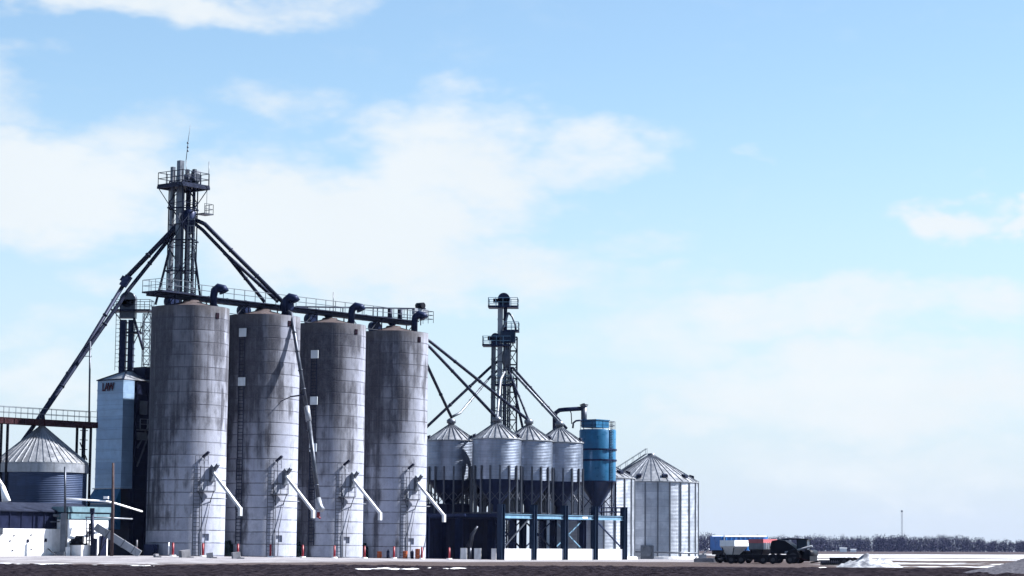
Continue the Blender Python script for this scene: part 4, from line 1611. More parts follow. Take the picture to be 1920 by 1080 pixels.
for (px, mt, h, lab) in ((716, 'orange_paint', .85, 'dull orange barrel beside the fan of the fourth silo'), (764, 'orange_paint', .95, 'bright orange barrel right of the ladder foot'),
                         (787, 'orange_paint', 1.25, 'tall orange barrel beside the red post at the fourth silo edge')):
    q = grounded(V((XofPx(px, 297.0), 297.0, 0)))
    mb = MB()
    prof = [(.02, 0), (.3, 0), (.3, h * .32), (.33, h * .34), (.3, h * .36), (.3, h * .64), (.33, h * .66), (.3, h * .68), (.3, h), (.02, h + .02)]
    mb.lathe(q, prof, 14, False)
    tag(mb.build('barrel', mt, base=q), lab, 'barrel', 'barrels at the fourth silo')
for (px, lab) in ((732, 'dark gas cylinder between the orange barrel and the red post'), (777, 'dark gas cylinder between the two brighter orange barrels')):
    q = grounded(V((XofPx(px, 297.0), 297.0, 0)))
    mb = MB()
    mb.lathe(q, [(.02, 0), (.2, 0), (.2, .85), (.12, 1.0), (.05, 1.02), (.05, 1.15), (.01, 1.16)], 12)
    tag(mb.build('gas_cylinder', 'dark_steel', base=q), lab, 'gas cylinder', 'gas cylinders at the fourth silo')

# ------------------------------------------------------------------ hopper tanks on their frame
F0 = V((XofPx(942, 307), 307, 0))


def fr(s, b=0.0, z=0.0):
    """frame coordinates: s along the front, b behind the front line"""
    return F0 + Uv * s - Vv * b + Zv * z


FZ = P(942, 963, 307).z          # top of the front beam
SP = 6.58
FRAME = t = thing('support_platform', 'blue steel platform frame on posts under the hopper tanks', 'platform', grounded(fr(13, 3)))
zp = P(942, 945, 307).z
for b in (0, 7.2, 14.4):
    for k in range(-1, 5):
        if b == 0 and k == -1: continue
        mb = MB()
        c_ = fr(k * SP, b)
        g0 = gz(c_.x, c_.y)
        zz = zp if (b == 0) else FZ
        for s_ in (-1, 1):
            mb.obox(V((c_.x, c_.y, (zz + g0) / 2)) + Uv * .26 * s_, Uv * .04, Vv * .42, Zv * (zz - g0) / 2)
        mb.obox(V((c_.x, c_.y, (zz + g0) / 2)), Uv * .24, Vv * .04, Zv * (zz - g0) / 2)
        mb.build('post', 'post_blue' if b == 0 else 'navy_steel', t)
for b in (0, 7.2, 14.4):
    for k in range(-1, 4):
        if b == 0 and k == -1: continue
        mb = MB()
        p_, q_ = fr(k * SP + .3, b, FZ - .3), fr((k + 1) * SP - .3, b, FZ - .3)
        mb.bar(p_, q_, .08, .44)
        mb.bar(p_ + Zv * .26, q_ + Zv * .26, .34, .06)
        mb.bar(p_ - Zv * .26, q_ - Zv * .26, .34, .06)
        mb.build('beam', 'frame_blue' if b == 0 else 'navy_steel', t)
mb = MB()
for k in range(-1, 5):
    mb.bar(fr(k * SP, .4, FZ - .25), fr(k * SP, 14.4, FZ - .25), .25, .35)
for k in range(9):
    mb.bar(fr(k * 3.29, 0.5, FZ - .05), fr(k * 3.29, 14, FZ - .05), .12, .16)
mb.build('floor_beams', 'navy_steel', t)
mb = MB()
gl = lambda s, b: fr(s, b, gz(fr(s, b).x, fr(s, b).y) + 1.5)
mb.bar(gl(.4, 0), fr(SP - .9, 0, FZ - .6), .16)
mb.build('brace', 'grey_steel', t)
for (s0, s1, b, m_) in ((2, 3, 7.2, 'navy_steel'), (3, 4, 0, 'navy_steel'), (3, 4, 7.2, 'frame_blue'), (1, 2, 7.2, 'navy_steel')):
    mb = MB()
    mb.bar(fr(s0 * SP + .3, b, FZ - .7), gl(s1 * SP - .3, b), .16)
    if not (s0 == 3 and b == 0):
        mb.bar(gl(s0 * SP + .3, b), fr(s1 * SP - .3, b, FZ - .7), .13)
    mb.build('brace', m_, t)
mb = MB()
mb.rail([fr(3 * SP + .5, .1, FZ), fr(4 * SP, .1, FZ), fr(4 * SP, 6, FZ)], 1.15, 1.6, .07)
mb.build('railing', 'navy_steel', t)
mb = MB()
q = fr(2 * SP + 1.6, 5.6, 0)
mb.ladder(V((q.x, q.y, gz(q.x, q.y))), FZ, Uv, .6, .35, .07)
mb.build('ladder', 'dark_steel', t)
mb = MB()
c_ = fr(2.6, 10.2)
mb.obox(V((c_.x, c_.y, (FZ - .6) / 2)), Uv * 9.6, Vv * .15, Zv * (FZ - .6) / 2)
for k in range(16):
    mb.obox(V((c_.x, c_.y, (FZ - .6) / 2)) + Uv * (-9.2 + 1.22 * k) + Vv * .17, Uv * .05, Vv * .03, Zv * (FZ - .7) / 2)
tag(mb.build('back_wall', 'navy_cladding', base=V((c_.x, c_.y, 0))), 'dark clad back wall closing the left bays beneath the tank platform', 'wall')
# low white walls between the posts
for k in range(4):
    labs = ('low white wall under the frame at its lit corner with the diagonal brace', 'low white wall under the second frame bay, right of the braced corner bay',
            'low white wall below the beam with the small white sign', 'low white wall at the far end bay below the blue tank')
    c_ = fr((k + .5) * SP, .02)
    g0 = gz(c_.x, c_.y)
    mb = MB()
    mb.obox(V((c_.x, c_.y, g0 + .6)), Uv * (SP / 2 - .34), Vv * .12, Zv * .85)
    for s_ in (-1.2, 0, 1.2):
        mb.obox(V((c_.x, c_.y, g0 + .6)) + Uv * s_ + Vv * .125, Uv * .012, Vv * .01, Zv * .84)
    tag(mb.build('base_wall', 'white_concrete', base=V((c_.x, c_.y, g0))), labs[k], 'wall', 'low white walls between frame posts')
c_ = fr(2 * SP + 4.4, 0, FZ - .3) + Vv * .06
mb = MB()
mb.obox(c_, Uv * .55, Vv * .015, Zv * .13)
mb.build('beam_sign', 'white_paint', FRAME)

TR = 3.22
TK = [fr(3.2, 3.55), fr(9.8, 3.55), fr(16.4, 3.55)]
T0 = fr(3.2, 3.55) - Vv * 8.0


def hopper_tank(c, label, first_=None, dz=0.0):
    z_e = P(933, 821, 308.5).z + dz
    z_p = P(933, 795, 311.7).z + dz
    z_l = P(933, 872, 308.5).z + dz
    z_b = P(933, 898, 308.5).z + dz
    z_f = FZ + .02
    base = V((c.x, c.y, z_f))
    if first_ is not None:
        return copy_thing(first_, base - ORI[first_.name], label)
    t = thing('hopper_tank', label, 'grain tank', base, 'galvanised hopper tanks on the blue frame')
    c0 = V((c.x, c.y, 0))
    mb = MB()
    mb.lathe(c0, [(TR, z_b), (TR, z_e)], 64)
    mb.build('shell', 'galvanised', t)
    mb = MB()
    mb.lathe(c0, [(TR + .14, z_e - .1), (TR + .14, z_e), (.5, z_p)], 48, False).disc(V((c.x, c.y, z_p)), .5)
    rf = mb.build('roof', 'roof_steel', t)
    mb = MB()
    for k in range(24):
        a = 2 * math.pi * k / 24
        d_ = V((math.cos(a), math.sin(a), 0))
        mb.bar(c0 + d_ * (TR + .14) + Zv * (z_e + .05), c0 + d_ * .5 + Zv * (z_p + .05), .09, .12)
    mb.build('roof_ribs', 'mid_steel', rf)
    mb = MB()
    mb.lathe(c0, [(.45, z_p), (.45, z_p + .3), (.62, z_p + .35), (.62, z_p + .75), (.3, z_p + 1.0)], 18)
    mb.build('roof_cap', 'mid_steel', rf)
    mb = MB()
    for a in (R(-20), R(200)):
        d_ = V((math.cos(a), math.sin(a), 0))
        mb.tube([c0 + d_ * (TR - .3) + Zv * (z_e + .1), c0 + d_ * (TR - .1) + Zv * (z_e + .6)], .25, 8)
    mb.build('roof_vent', 'dark_steel', rf)
    mb = MB()
    mb.lathe(c0, [(TR - .02, z_b), (.45, z_f + 1.1), (.45, z_f + .1)], 40)
    mb.build('hopper', 'navy_steel', t)
    n = 16
    for k in range(n):
        a = 2 * math.pi * (k + .5) / n
        d_ = V((math.cos(a), math.sin(a), 0))
        s_ = V((-d_.y, d_.x, 0))
        mb = MB()
        mb.obox(c0 + d_ * (TR + .1) + Zv * (z_l + z_f) / 2, d_ * .1, s_ * .1, Zv * (z_l - z_f) / 2)
        mb.build('leg', 'grey_steel', t)
    mb = MB()
    for k in range(n):
        a, a2 = 2 * math.pi * (k + .5) / n, 2 * math.pi * (k + 1.5) / n
        p_, q_ = c0 + V((math.cos(a), math.sin(a), 0)) * (TR + .02), c0 + V((math.cos(a2), math.sin(a2), 0)) * (TR + .02)
        for (u0, u1) in ((z_f + 1.6, z_f + 3.0), (z_f + 3.0, z_f + 1.6)):
            mb.bar(p_ + Zv * u0, q_ + Zv * u1, .07)
        mb.bar(p_ + Zv * (z_f + .15), q_ + Zv * (z_f + .15), .14)
    mb.build('leg_bracing', 'grey_steel', t)
    return t


ht = hopper_tank(TK[0], 'front hopper tank over the left bay of the blue frame, with widest visible shell')
hopper_tank(TK[1], 'hopper tank in the middle of the front row on the blue frame', ht, -.02)
hopper_tank(TK[2], 'hopper tank directly beside the blue tank', ht, -.1)
hopper_tank(T0, 'shaded hopper tank set back beside the fourth silo', ht, .35)

for c_, lab in ((TK[1] - Vv * 8.0, 'lower shaded hopper tank behind the front and middle hopper tanks'), (TK[2] - Vv * 8.0, 'lower shaded hopper tank glimpsed between the middle tank and the one beside the blue tank')):
    o_ = hopper_tank(c_, lab, ht)
    o_.scale = (1, 1, .87)

# dark enclosure and lit odds and ends below the set back tank
c_ = grounded(V((-25.0, 315.6, 0)))
zt1 = P(845, 946, 312).z
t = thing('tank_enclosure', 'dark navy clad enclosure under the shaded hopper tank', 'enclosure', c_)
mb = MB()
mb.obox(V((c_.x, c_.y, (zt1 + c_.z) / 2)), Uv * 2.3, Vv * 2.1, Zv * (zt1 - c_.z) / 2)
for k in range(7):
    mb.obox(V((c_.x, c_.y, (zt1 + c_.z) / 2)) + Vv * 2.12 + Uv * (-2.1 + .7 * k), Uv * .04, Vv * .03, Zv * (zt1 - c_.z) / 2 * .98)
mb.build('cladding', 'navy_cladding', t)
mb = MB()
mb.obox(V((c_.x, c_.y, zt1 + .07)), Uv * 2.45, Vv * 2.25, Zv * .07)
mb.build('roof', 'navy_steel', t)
for (px, w, lab) in ((873, .42, 'narrow sunlit white panel left of the frame corner post'), (899, .45, 'sunlit white panel with slanting shadows beneath the front tank'),
                     (929, .32, 'white panel next to the frame corner post')):
    q = grounded(V((XofPx(px, 310.5), 310.5, 0)))
    mb = MB()
    mb.obox(q + Zv * .7, V((w, 0, 0)), V((0, .12, 0)), Zv * .75)
    tag(mb.build('base_panel', 'white_concrete', base=q), lab, 'wall panel', 'white base panels under the front tank')
# slanting cyclone duct seen in the gap
q = grounded(V((XofPx(884, 312), 312, 0)))
mb = MB()
mb.tube([q + Zv * 1.5, q + V((.3, 0, 3.2)), q + V((1.0, 0, 4.3))], [.3, .28, .15], 10)
mb.tube([q + V((-.6, 0, 1.2)), q + V((.7, 0, 4.0))], .12, 8)
mb.tube([q, q + Zv * 1.5], .3, 10)
tag(mb.build('dust_cyclone', 'grey_steel', base=q), 'slanting grey dust duct in the dark gap beneath the front tank', 'duct')

# ------------------------------------------------------------------ blue tank
BT = fr(24.2, 3.0)
t = thing('blue_tank', 'bright blue painted hopper tank with dark bands and rooftop filter box', 'tank', V((BT.x, BT.y, FZ)))
BTR = 2.55
c0 = V((BT.x, BT.y, 0))
bz = lambda py: P(1119, py, BT.y - BTR).z
mb = MB()
mb.lathe(c0, [(BTR, bz(902)), (BTR, bz(806)), (BTR - .1, bz(804))], 56).disc(V((BT.x, BT.y, bz(804))), BTR - .1)
mb.build('shell', 'blue_paint', t)
for py in (842, 862):
    mb = MB()
    mb.lathe(c0, [(BTR, bz(py) - .12), (BTR + .14, bz(py) - .12), (BTR + .14, bz(py) + .1), (BTR, bz(py) + .1)], 56, False)
    mb.build('band', 'navy_steel', t)
mb = MB()
mb.lathe(c0, [(BTR, bz(903)), (BTR + .12, bz(903)), (BTR + .12, bz(901)), (BTR, bz(901))], 56, False)
mb.build('band', 'navy_steel', t)
mb = MB()
mb.lathe(c0, [(BTR, bz(902.5)), (.35, bz(952)), (.3, bz(960))], 40)
mb.build('hopper', 'blue_hopper', t)
for k in range(6):
    a = 2 * math.pi * (k + .3) / 6
    d_ = V((math.cos(a), math.sin(a), 0))
    mb = MB()
    mb.bar(c0 + d_ * (BTR + .1) + Zv * FZ, c0 + d_ * (BTR + .1) + Zv * bz(902), .2)
    mb.build('leg', 'dark_steel', t)
mb = MB()
for k in range(6):
    a, a2 = 2 * math.pi * (k + .3) / 6, 2 * math.pi * (k + 1.3) / 6
    p_, q_ = c0 + V((math.cos(a), math.sin(a), 0)) * (BTR + .1), c0 + V((math.cos(a2), math.sin(a2), 0)) * (BTR + .1)
    mb.bar(p_ + Zv * (FZ + .3), q_ + Zv * (FZ + 2.8), .09)
    mb.bar(p_ + Zv * (bz(902)), q_ + Zv * (bz(902)), .14)
mb.build('leg_bracing', 'dark_steel', t)
mb = MB()
q = c0 + V((1.95, -1.75, 0))
mb.ladder(V((q.x, q.y, FZ)), bz(790) - FZ, V((.75, .65, 0)).normalized(), .5, .35, .07)
mb.build('ladder', 'dark_steel', t)
mb = MB()
mb.rail([V((BT.x + (BTR - .15) * math.cos(a), BT.y + (BTR - .15) * math.sin(a), bz(804))) for a in [2 * math.pi * k / 10 for k in range(10)]], 1.1, 2, .06, True)
mb.build('railing', 'navy_steel', t)
mb = MB()
q = V((BT.x - .35, BT.y - .2, bz(804)))
mb.box(q + Zv * .75, 2.9, 2.6, 1.0)
mb.box(q + Zv * 1.3, 3.1, 2.8, .12)
fb = mb.build('filter_box', 'blue_paint', t)
mb = MB()
q1 = P(1095, 800, BT.y)
mb.tube([q1, P(1095, 762, BT.y)], .42, 14)
mb.tube([P(1095, 764, BT.y), P(1095, 760, BT.y)], [.35, .62], 14)
mb.tube([P(1095, 759, BT.y), P(1095, 756, BT.y)], [.65, .1], 14)
mb.build('vent_stack', 'grey_steel', t)
mb = MB()
mb.tube([P(1040, 835, BT.y + 3), P(1040, 783, BT.y + 2), P(1042, 774, BT.y + 1.6), P(1049, 769, BT.y + 1), P(1058, 768, BT.y + .6), P(1092, 766, BT.y)], .3, 12)
mb.tube([P(1069, 770, BT.y), P(1071, 775, BT.y), P(1072, 795, BT.y)], .07, 8)
mb.tube([P(1074, 803, BT.y - 1), P(1075, 793, BT.y - 1), P(1080, 789, BT.y - 1), P(1090, 788, BT.y - 1)], .13, 8)
mb.build('exhaust_duct', 'navy_steel', t)

# ------------------------------------------------------------------ second elevator tower behind the tanks
ND = 334.0
NB = grounded(V((XofPx(945, ND), ND, 0)))
nz = lambda py: P(943, py, ND).z
nx = lambda px: P(px, 660, ND).x
t = thing('elevator_tower', 'slim blue grey elevator tower with stacked platforms behind the hopper tanks', 'elevator tower', NB)
for (px, w, py, mt) in ((937.5, .7, 575, 'pale_steel'), (947, .5, 575, 'dark_steel'), (925.5, .62, 650, 'mid_steel')):
    mb = MB()
    z1 = nz(py)
    x_ = nx(px) + (935 - px) * 0 
    mb.obox(V((x_, ND, z1 / 2)), V((w / 2, 0, 0)), V((0, .35, 0)), Zv * z1 / 2)
    for k in range(1, 14):
        mb.obox(V((x_, ND, z1 - k * 1.8)), V((w / 2 + .05, 0, 0)), V((0, .4, 0)), Zv * .05)
    mb.build('elevator_leg', mt, t)
mb = MB()
mb.lattice(V((nx(961), ND + .2, 0)), V((.62, 0, 0)), V((0, .62, 0)), 0, nz(632), 1.9, .17, .11)
mb.build('lattice_mast', 'dark_steel', t)
mb = MB()
mb.lattice(V((nx(940), ND + .2, 0)), V((1.25, 0, 0)), V((0, .9, 0)), 0, nz(648), 2.3, .13, .09)
mb.build('tower_frame', 'grey_steel', t)
mb = MB()
q = V((nx(944), ND, nz(562)))
mb.tube([q + V((0, -.55, .1)), q + V((0, .55, .1))], .85, 18)
mb.obox(q - Zv * .5, V((.8, 0, 0)), V((0, .55, 0)), Zv * .6)
mb.build('elevator_head', 'navy_steel', t)
mb = MB()
mb.tube([q + V((-1.5, -.2, -.15)), q + V((-.7, -.2, -.15))], .3, 12)
mb.build('motor', 'rust_steel', t)


def plat(pxa, pxb, py, dep=1.3, mat='navy_steel', h=1.25):
    mb = MB()
    xa, xb, z = nx(pxa), nx(pxb), nz(py)
    mb.obox(V(((xa + xb) / 2, ND, z)), V(((xb - xa) / 2, 0, 0)), V((0, dep, 0)), Zv * .13)
    o_ = mb.build('platform', mat, t)
    mb = MB()
    mb.rail([V((xa + .05, ND - dep, z)), V((xb - .05, ND - dep, z)), V((xb - .05, ND + dep, z)), V((xa + .05, ND + dep, z))], h, 1.1, .065, True)
    mb.build('railing', 'frame_blue', o_)


plat(915, 971, 576)
plat(905, 958, 648)
plat(944, 973, 621, 1.1)
plat(929, 964, 722, 1.1)
mb = MB()
q = V((nx(929), ND - .3, nz(636)))
mb.tube([q + V((0, -.5, .2)), q + V((0, .5, .2))], .62, 16)
mb.obox(q - Zv * .5, V((.6, 0, 0)), V((0, .5, 0)), Zv * .6)
mb.build('lower_head', 'navy_steel', t)
mb = MB()
mb.tube([q + V((-1.1, 0, .1)), q + V((-.4, 0, .1))], .27, 12)
mb.build('motor', 'rust_steel', t)
mb = MB()
mb.tube([P(953, 586, ND - .6), P(949, 600, ND - .6), P(940, 622, ND - .6), P(935, 640, ND - .6)], .15, 10)
mb.tube([P(953, 586, ND - .6), P(960, 593, ND - .6), P(966, 608, ND - .6), P(967, 618, ND - .6)], .15, 10)
mb.build('crossover_pipe', 'mid_steel', t)
mb = MB()
c_ = V((nx(950), ND - .3, 0))
mb.lathe(c_, [(.35, nz(690)), (.62, nz(680)), (.62, nz(666)), (.4, nz(652))], 16)
mb.build('distributor', 'grey_steel', t)
mb = MB()
mb.obox(V((nx(953), ND - .2, nz(632))), V((1.0, 0, 0)), V((0, .8, 0)), Zv * .85)
mb.build('drive_housing', 'post_blue', t)
mb = MB()
mb.ladder(V((nx(952), ND - .8, nz(800))), nz(650) - nz(800), V((1, 0, 0)), .6, .6, .07)
mb.build('ladder', 'mid_steel', t)


def pk(c, dz=0.0):
    return V((c.x, c.y, P(933, 795, 311.7).z + .75 + dz))


cc = P(950, 690, ND - .3)
spout('dark spout falling left from the slim tower to behind the fourth silo', [P(940, 672, ND), P(918, 690, ND), P(806, 795, 324), P(770, 829, 325)], .2)
spout('pale grey spout from the slim tower to the shaded hopper tank', [P(938, 690, ND), P(918, 708, ND), P(863, 774, 317.5), pk(T0, .4)], .17, 'mid_steel')
spout('upright pale spout from the slim tower to the front hopper tank', [cc, P(938.5, 712, ND - 2), pk(TK[0])], .16, 'pale_steel')
spout('thin spout from the slim tower to the middle hopper tank peak', [cc, P(956, 700, ND - 1), pk(TK[1])], .14, 'dark_steel')
spout('steep dark spout beside the lattice mast of the slim tower', [cc, P(957, 700, ND), P(981, 806, ND - 1)], .18)
spout('pale spout from the slim tower to the hopper tank beside the blue tank', [cc, P(958, 694, ND), pk(TK[2])], .2, 'mid_steel')
spout('outer dark spout from the slim tower running down to the blue tank', [cc, P(962, 690, ND), P(1062, 803, 325)], .2)
spout('topmost long spout from the fourth silo to the middle hopper tank', [P(788, 628, 306.8), P(806, 640, 307.5), pk(TK[1])], .2)
spout('long spout from the fourth silo to the front hopper tank', [P(788, 636, 306.8), P(806, 651, 307.5), pk(TK[0])], .2)
spout('short steep spout from the fourth silo to the shaded hopper tank', [P(795, 672, 307.5), P(806, 696, 308), pk(T0, .4)], .2)

# ------------------------------------------------------------------ big steel bins
zE, zP = P(1222, 902, 350).z, P(1222, 854, 357).z
GC1 = grounded(V((XofPx(1222, 357), 357, 0)))
GC2 = grounded(V((XofPx(1100, 343.5), 343.5, 0)))
for (c_, lab, ze_, zp_) in ((GC1, 'large ribbed steel grain bin with roof stairs at the right end', zE, zP), (GC2, 'large steel grain bin half hidden by the blue frame', P(1190, 897, 343.5).z, P(1100, 848, 343.5).z)):
    t = grain_bin('steel_bin', lab, c_, 7.1, ze_, zp_, 'bin_steel', 'roof_steel', 36, 24, 'large steel grain bins', .5, .15)
    c0 = V((c_.x, c_.y, 0))
    for k in range(10):
        a = 2 * math.pi * (k + .5) / 10 - .3
        d_ = V((math.cos(a), math.sin(a), 0))
        s_ = V((-d_.y, d_.x, 0))
        q = c0 + d_ * 6.1 + Zv * (ze_ + (zp_ - ze_) * .16 + .22)
        mb = MB()
        mb.obox(q, d_ * .35 - Zv * .1, s_ * .38, Zv * .2)
        mb.build('roof_vent', 'dark_steel', t)
    mb = MB()
    mb.lathe(c0, [(7.5, c_.z - .3), (7.5, c_.z + .35), (7.0, c_.z + .37)], 64, False)
    mb.build('foundation_ring', 'white_concrete', t)
    mb = MB()
    a = R(200)
    d_ = V((math.cos(a), math.sin(a), 0))
    s_ = V((-d_.y, d_.x, 0))
    p_, q_ = c0 + d_ * 7.2 + Zv * ze_, c0 + d_ * .8 + Zv * (zp_ + .1)
    for s2 in (-.35, .35):
        mb.bar(p_ + s_ * s2 + Zv * .15, q_ + s_ * s2 + Zv * .15, .1)
        mb.bar(p_ + s_ * s2 + Zv * 1.1, q_ + s_ * s2 + Zv * .9, .06)
        for k in range(7):
            w_ = p_.lerp(q_, k / 6) + s_ * s2
            mb.bar(w_, w_ + Zv * 1.0, .05)
    for k in range(20):
        w_ = p_.lerp(q_, k / 20) + Zv * .18
        mb.bar(w_ - s_ * .35, w_ + s_ * .35, .06)
    mb.build('roof_stairs', 'mid_steel', t)
    if c_ is GC1:
        mb = MB()
        q = V((XofPx(1214, 348.6), 348.6, c_.z))
        mb.tube([q + V((0, -.5, 1.15)), q + V((0, .3, 1.15))], .78, 18)
        mb.obox(q + V((.0, .7, 1.0)), V((.9, 0, 0)), V((0, .7, 0)), Zv * 1.0)
        mb.obox(q + V((.95, -.1, 1.0)), V((.12, 0, 0)), V((0, .3, 0)), Zv * .95)
        mb.build('fan', 'mid_steel', t)
        mb = MB()
        mb.tube([P(1183, 1034, 350), P(1200, 1035, 349.2), P(1260, 1036, 349), P(1308, 1037, 350)], .11, 8)
        mb.build('gas_pipe', 'mid_steel', t)
        mb = MB()
        mb.box(V((GC1.x + 7.6, GC1.y - 3.5, c_.z + .35)), 1.2, .8, .7, V((1, 0, 0)))
        mb.bar(V((GC1.x + 7.4, GC1.y - 3.5, c_.z + .5)), V((GC1.x + 8.6, GC1.y - 4.2, c_.z + 1.5)), .2)
        mb.build('unload_boot', 'pale_steel', t)

# ------------------------------------------------------------------ farm machines
def wheel(c, r, w, ax, parent, tyre='rubber', name='wheel'):
    ax = V(ax).normalized()
    mb = MB()
    mb.tube([c - ax * w / 2, c - ax * w * .35, c + ax * w * .35, c + ax * w / 2], [r * .88, r, r, r * .88], 20)
    o = mb.build(name, tyre, parent)
    mb = MB()
    mb.tube([c - ax * (w / 2 + .03), c + ax * (w / 2 + .03)], r * .5, 14)
    mb.build('rim', 'hub_grey', o)
    return o


def gravity_wagon(c, ax, label, mbody, rim, ribs, L=3.0, W=2.5, zt=2.5, zm=1.75):
    """hopper wagon: ax along its length"""
    ax = V(ax).normalized()
    bx = V((-ax.y, ax.x, 0))
    t = thing('gravity_wagon', label, 'wagon', c, 'hopper wagons parked beside the big bin')
    mb = MB()
    top = [c + ax * sx * L / 2 + bx * sy * W / 2 + Zv * zt for sx, sy in ((-1, -1), (1, -1), (1, 1), (-1, 1))]
    mid = [p_ - Zv * (zt - zm) for p_ in top]
    bot = [c + ax * sx * L * .18 + bx * (sy * W * .22 + .2) + Zv * .8 for sx, sy in ((-1, -1), (1, -1), (1, 1), (-1, 1))]
    for k in range(4):
        k2 = (k + 1) % 4
        mb.face([mid[k], mid[k2], top[k2], top[k]])
        mb.face([bot[k], bot[k2], mid[k2], mid[k]])
    mb.face(bot[::-1])
    mb.face([p_ - Zv * .12 for p_ in top])
    mb.build('hopper_body', mbody, t)
    if rim:
        mb = MB()
        for k in range(4):
            mb.bar(top[k] + Zv * .02, top[(k + 1) % 4] + Zv * .02, .1, .42)
        mb.build('extension_rim', rim, t)
    mb = MB()
    for k in range(ribs):
        f = (k + .5) / ribs
        for sy in (-1, 1):
            p_ = c + ax * (f - .5) * L + bx * sy * (W / 2 + .04)
            mb.bar(p_ + Zv * zm, p_ + Zv * (zt - .12), .12)
    mb.build('side_ribs', 'white_paint', t)
    mb = MB()
    for sy in (-1, 1):
        mb.bar(c - ax * L * .6 + bx * sy * .5 + Zv * .75, c + ax * L * .6 + bx * sy * .5 + Zv * .75, .14, .2)
        for sx in (-1, 1):
            mb.bar(c + ax * sx * L * .4 + bx * sy * .5 + Zv * .75, c + ax * sx * L * .45 + bx * sy * W * .42 + Zv * zm, .1)
    for sx in (-1, 1):
        mb.bar(c + ax * sx * L * .45 - bx * 1.0 + Zv * .45, c + ax * sx * L * .45 + bx * 1.0 + Zv * .45, .14)
        mb.bar(c + ax * sx * L * .45 + Zv * .45, c + ax * sx * L * .45 + Zv * .75, .3)
    mb.bar(c - ax * L * .6 + Zv * .6, c - ax * (L * .6 + 1.4) + Zv * .4, .12)
    mb.build('chassis', 'black_steel', t)
    for sx in (-1, 1):
        for sy in (-1, 1):
            wheel(c + ax * sx * L * .45 + bx * sy * 1.0 + Zv * .45, .45, .28, bx, t)
    return t


# blue trailer
VD = 262.0
c = V((XofPx(1386, VD), VD, 0))
t = thing('grain_trailer', 'bright blue high sided grain trailer with pale top rail behind the grey wagon', 'trailer', c)
ax = V((.85, .53, 0)).normalized()
bx = V((-ax.y, ax.x, 0))
ztop = P(1386, 1006, VD).z
mb = MB()
mb.obox(c + Zv * (ztop + 1.35) / 2, ax * 3.1, bx * 1.1, Zv * (ztop - 1.35) / 2)
for k in range(9):
    mb.obox(c - bx * 1.22 + ax * (-2.5 + k * .62) + Zv * (ztop + 1.35) / 2, ax * .04, bx * .03, Zv * (ztop - 1.4) / 2)
mb.build('box_body', 'trailer_blue', t)
mb = MB()
for sy in (-1, 1):
    mb.bar(c + bx * sy * 1.2 - ax * 2.8 + Zv * (ztop + .03), c + bx * sy * 1.2 + ax * 2.8 + Zv * (ztop + .03), .16, .14)
    mb.bar(c + bx * sy * 1.22 - ax * 2.78 + Zv * 1.3, c + bx * sy * 1.22 - ax * 2.78 + Zv * ztop, .14)
mb.build('top_rail', 'white_paint', t)
mb = MB()
mb.obox(c + Zv * 1.0, ax * 2.7, bx * .5, Zv * .28)
mb.obox(c - ax * 2.82 + Zv * 1.35, ax * .04, bx * 1.1, Zv * .5)
mb.build('chassis', 'black_steel', t)
for a_ in (-2.0, -1.0, 2.0):
    for sy in (-1, 1):
        wheel(c + ax * a_ + bx * sy * 1.0 + Zv * .5, .5, .3, bx, t)

gravity_wagon(V((XofPx(1377, 251), 251, 0)), Uv, 'light grey hopper wagon with bright sunlit side before the blue trailer', 'white_paint', None, 0, 2.6, 1.9, P(1378, 1013, 251).z, P(1378, 1024, 251).z)
gravity_wagon(V((XofPx(1430, 250), 250, 0)), Uv, 'slate grey hopper wagon with faded red rim and white ribs', 'mid_steel', 'faded_red', 7, 2.6, 1.8, P(1428, 1015, 250).z, P(1428, 1030, 250).z)

# combine harvester, black against the light
c = V((XofPx(1474, 247), 247, 0))
t = thing('combine_harvester', 'black farm harvester with raised pale auger tube at the right of the wagons', 'harvester', c)
ax = V((.95, -.3, 0)).normalized()
bx = V((-ax.y, ax.x, 0))
mz = lambda py: P(1483, py, 247).z
mb = MB()
L = 1.4
prof = [(-L, 1.0), (L * .75, 1.0), (L * 1.15, 1.25), (L * .75, 1.75), (L * .1, mz(1014)), (-L * .35, mz(1012)), (-L * .9, mz(1014)), (-L * 1.05, 1.7)]
for sy in (-1, 1):
    pts = [c + ax * a_ + bx * sy * 1.15 + Zv * z_ for a_, z_ in prof]
    mb.face(pts if sy < 0 else pts[::-1])
for k in range(len(prof)):
    (a_, z_), (a2, z2_) = prof[k], prof[(k + 1) % len(prof)]
    mb.face([c + ax * a_ - bx * 1.15 + Zv * z_, c + ax * a_ + bx * 1.15 + Zv * z_, c + ax * a2 + bx * 1.15 + Zv * z2_, c + ax * a2 - bx * 1.15 + Zv * z2_])
mb.build('body', 'black_steel', t)
mb = MB()
q = c + ax * (L + .45) + Zv * 1.9
mb.obox(q, ax * .5, bx * .8, Zv * .55)
cb = mb.build('cab', 'glass', t)
mb = MB()
mb.obox(q + Zv * .6, ax * .65, bx * .9, Zv * .07)
for sx in (-1, 1):
    for sy in (-1, 1):
        mb.bar(q + ax * .5 * sx + bx * .8 * sy - Zv * .55, q + ax * .5 * sx + bx * .8 * sy + Zv * .55, .08)
mb.build('cab_frame', 'black_steel', cb)
mb = MB()
mb.tube([c + ax * .2 - bx * 1.3 + Zv * 1.15, P(1486, 1034, 246), P(1523, 1024, 245)], .12, 10)
mb.build('auger_tube', 'pale_steel', t)
mb = MB()
mb.tube([P(1462, 1013, 247), P(1480, 1010, 247), P(1500, 1011, 247.5), P(1512, 1013, 247.5), P(1520, 1017, 247.5)], [.08, .1, .1, .08, .05], 8)
mb.tube([P(1500, 1022, 247), P(1519, 1027, 247)], .12, 8)
mb.build('folded_boom', 'dark_steel', t)
mb = MB()
q = c + ax * (L + 1.15) + Zv * .55
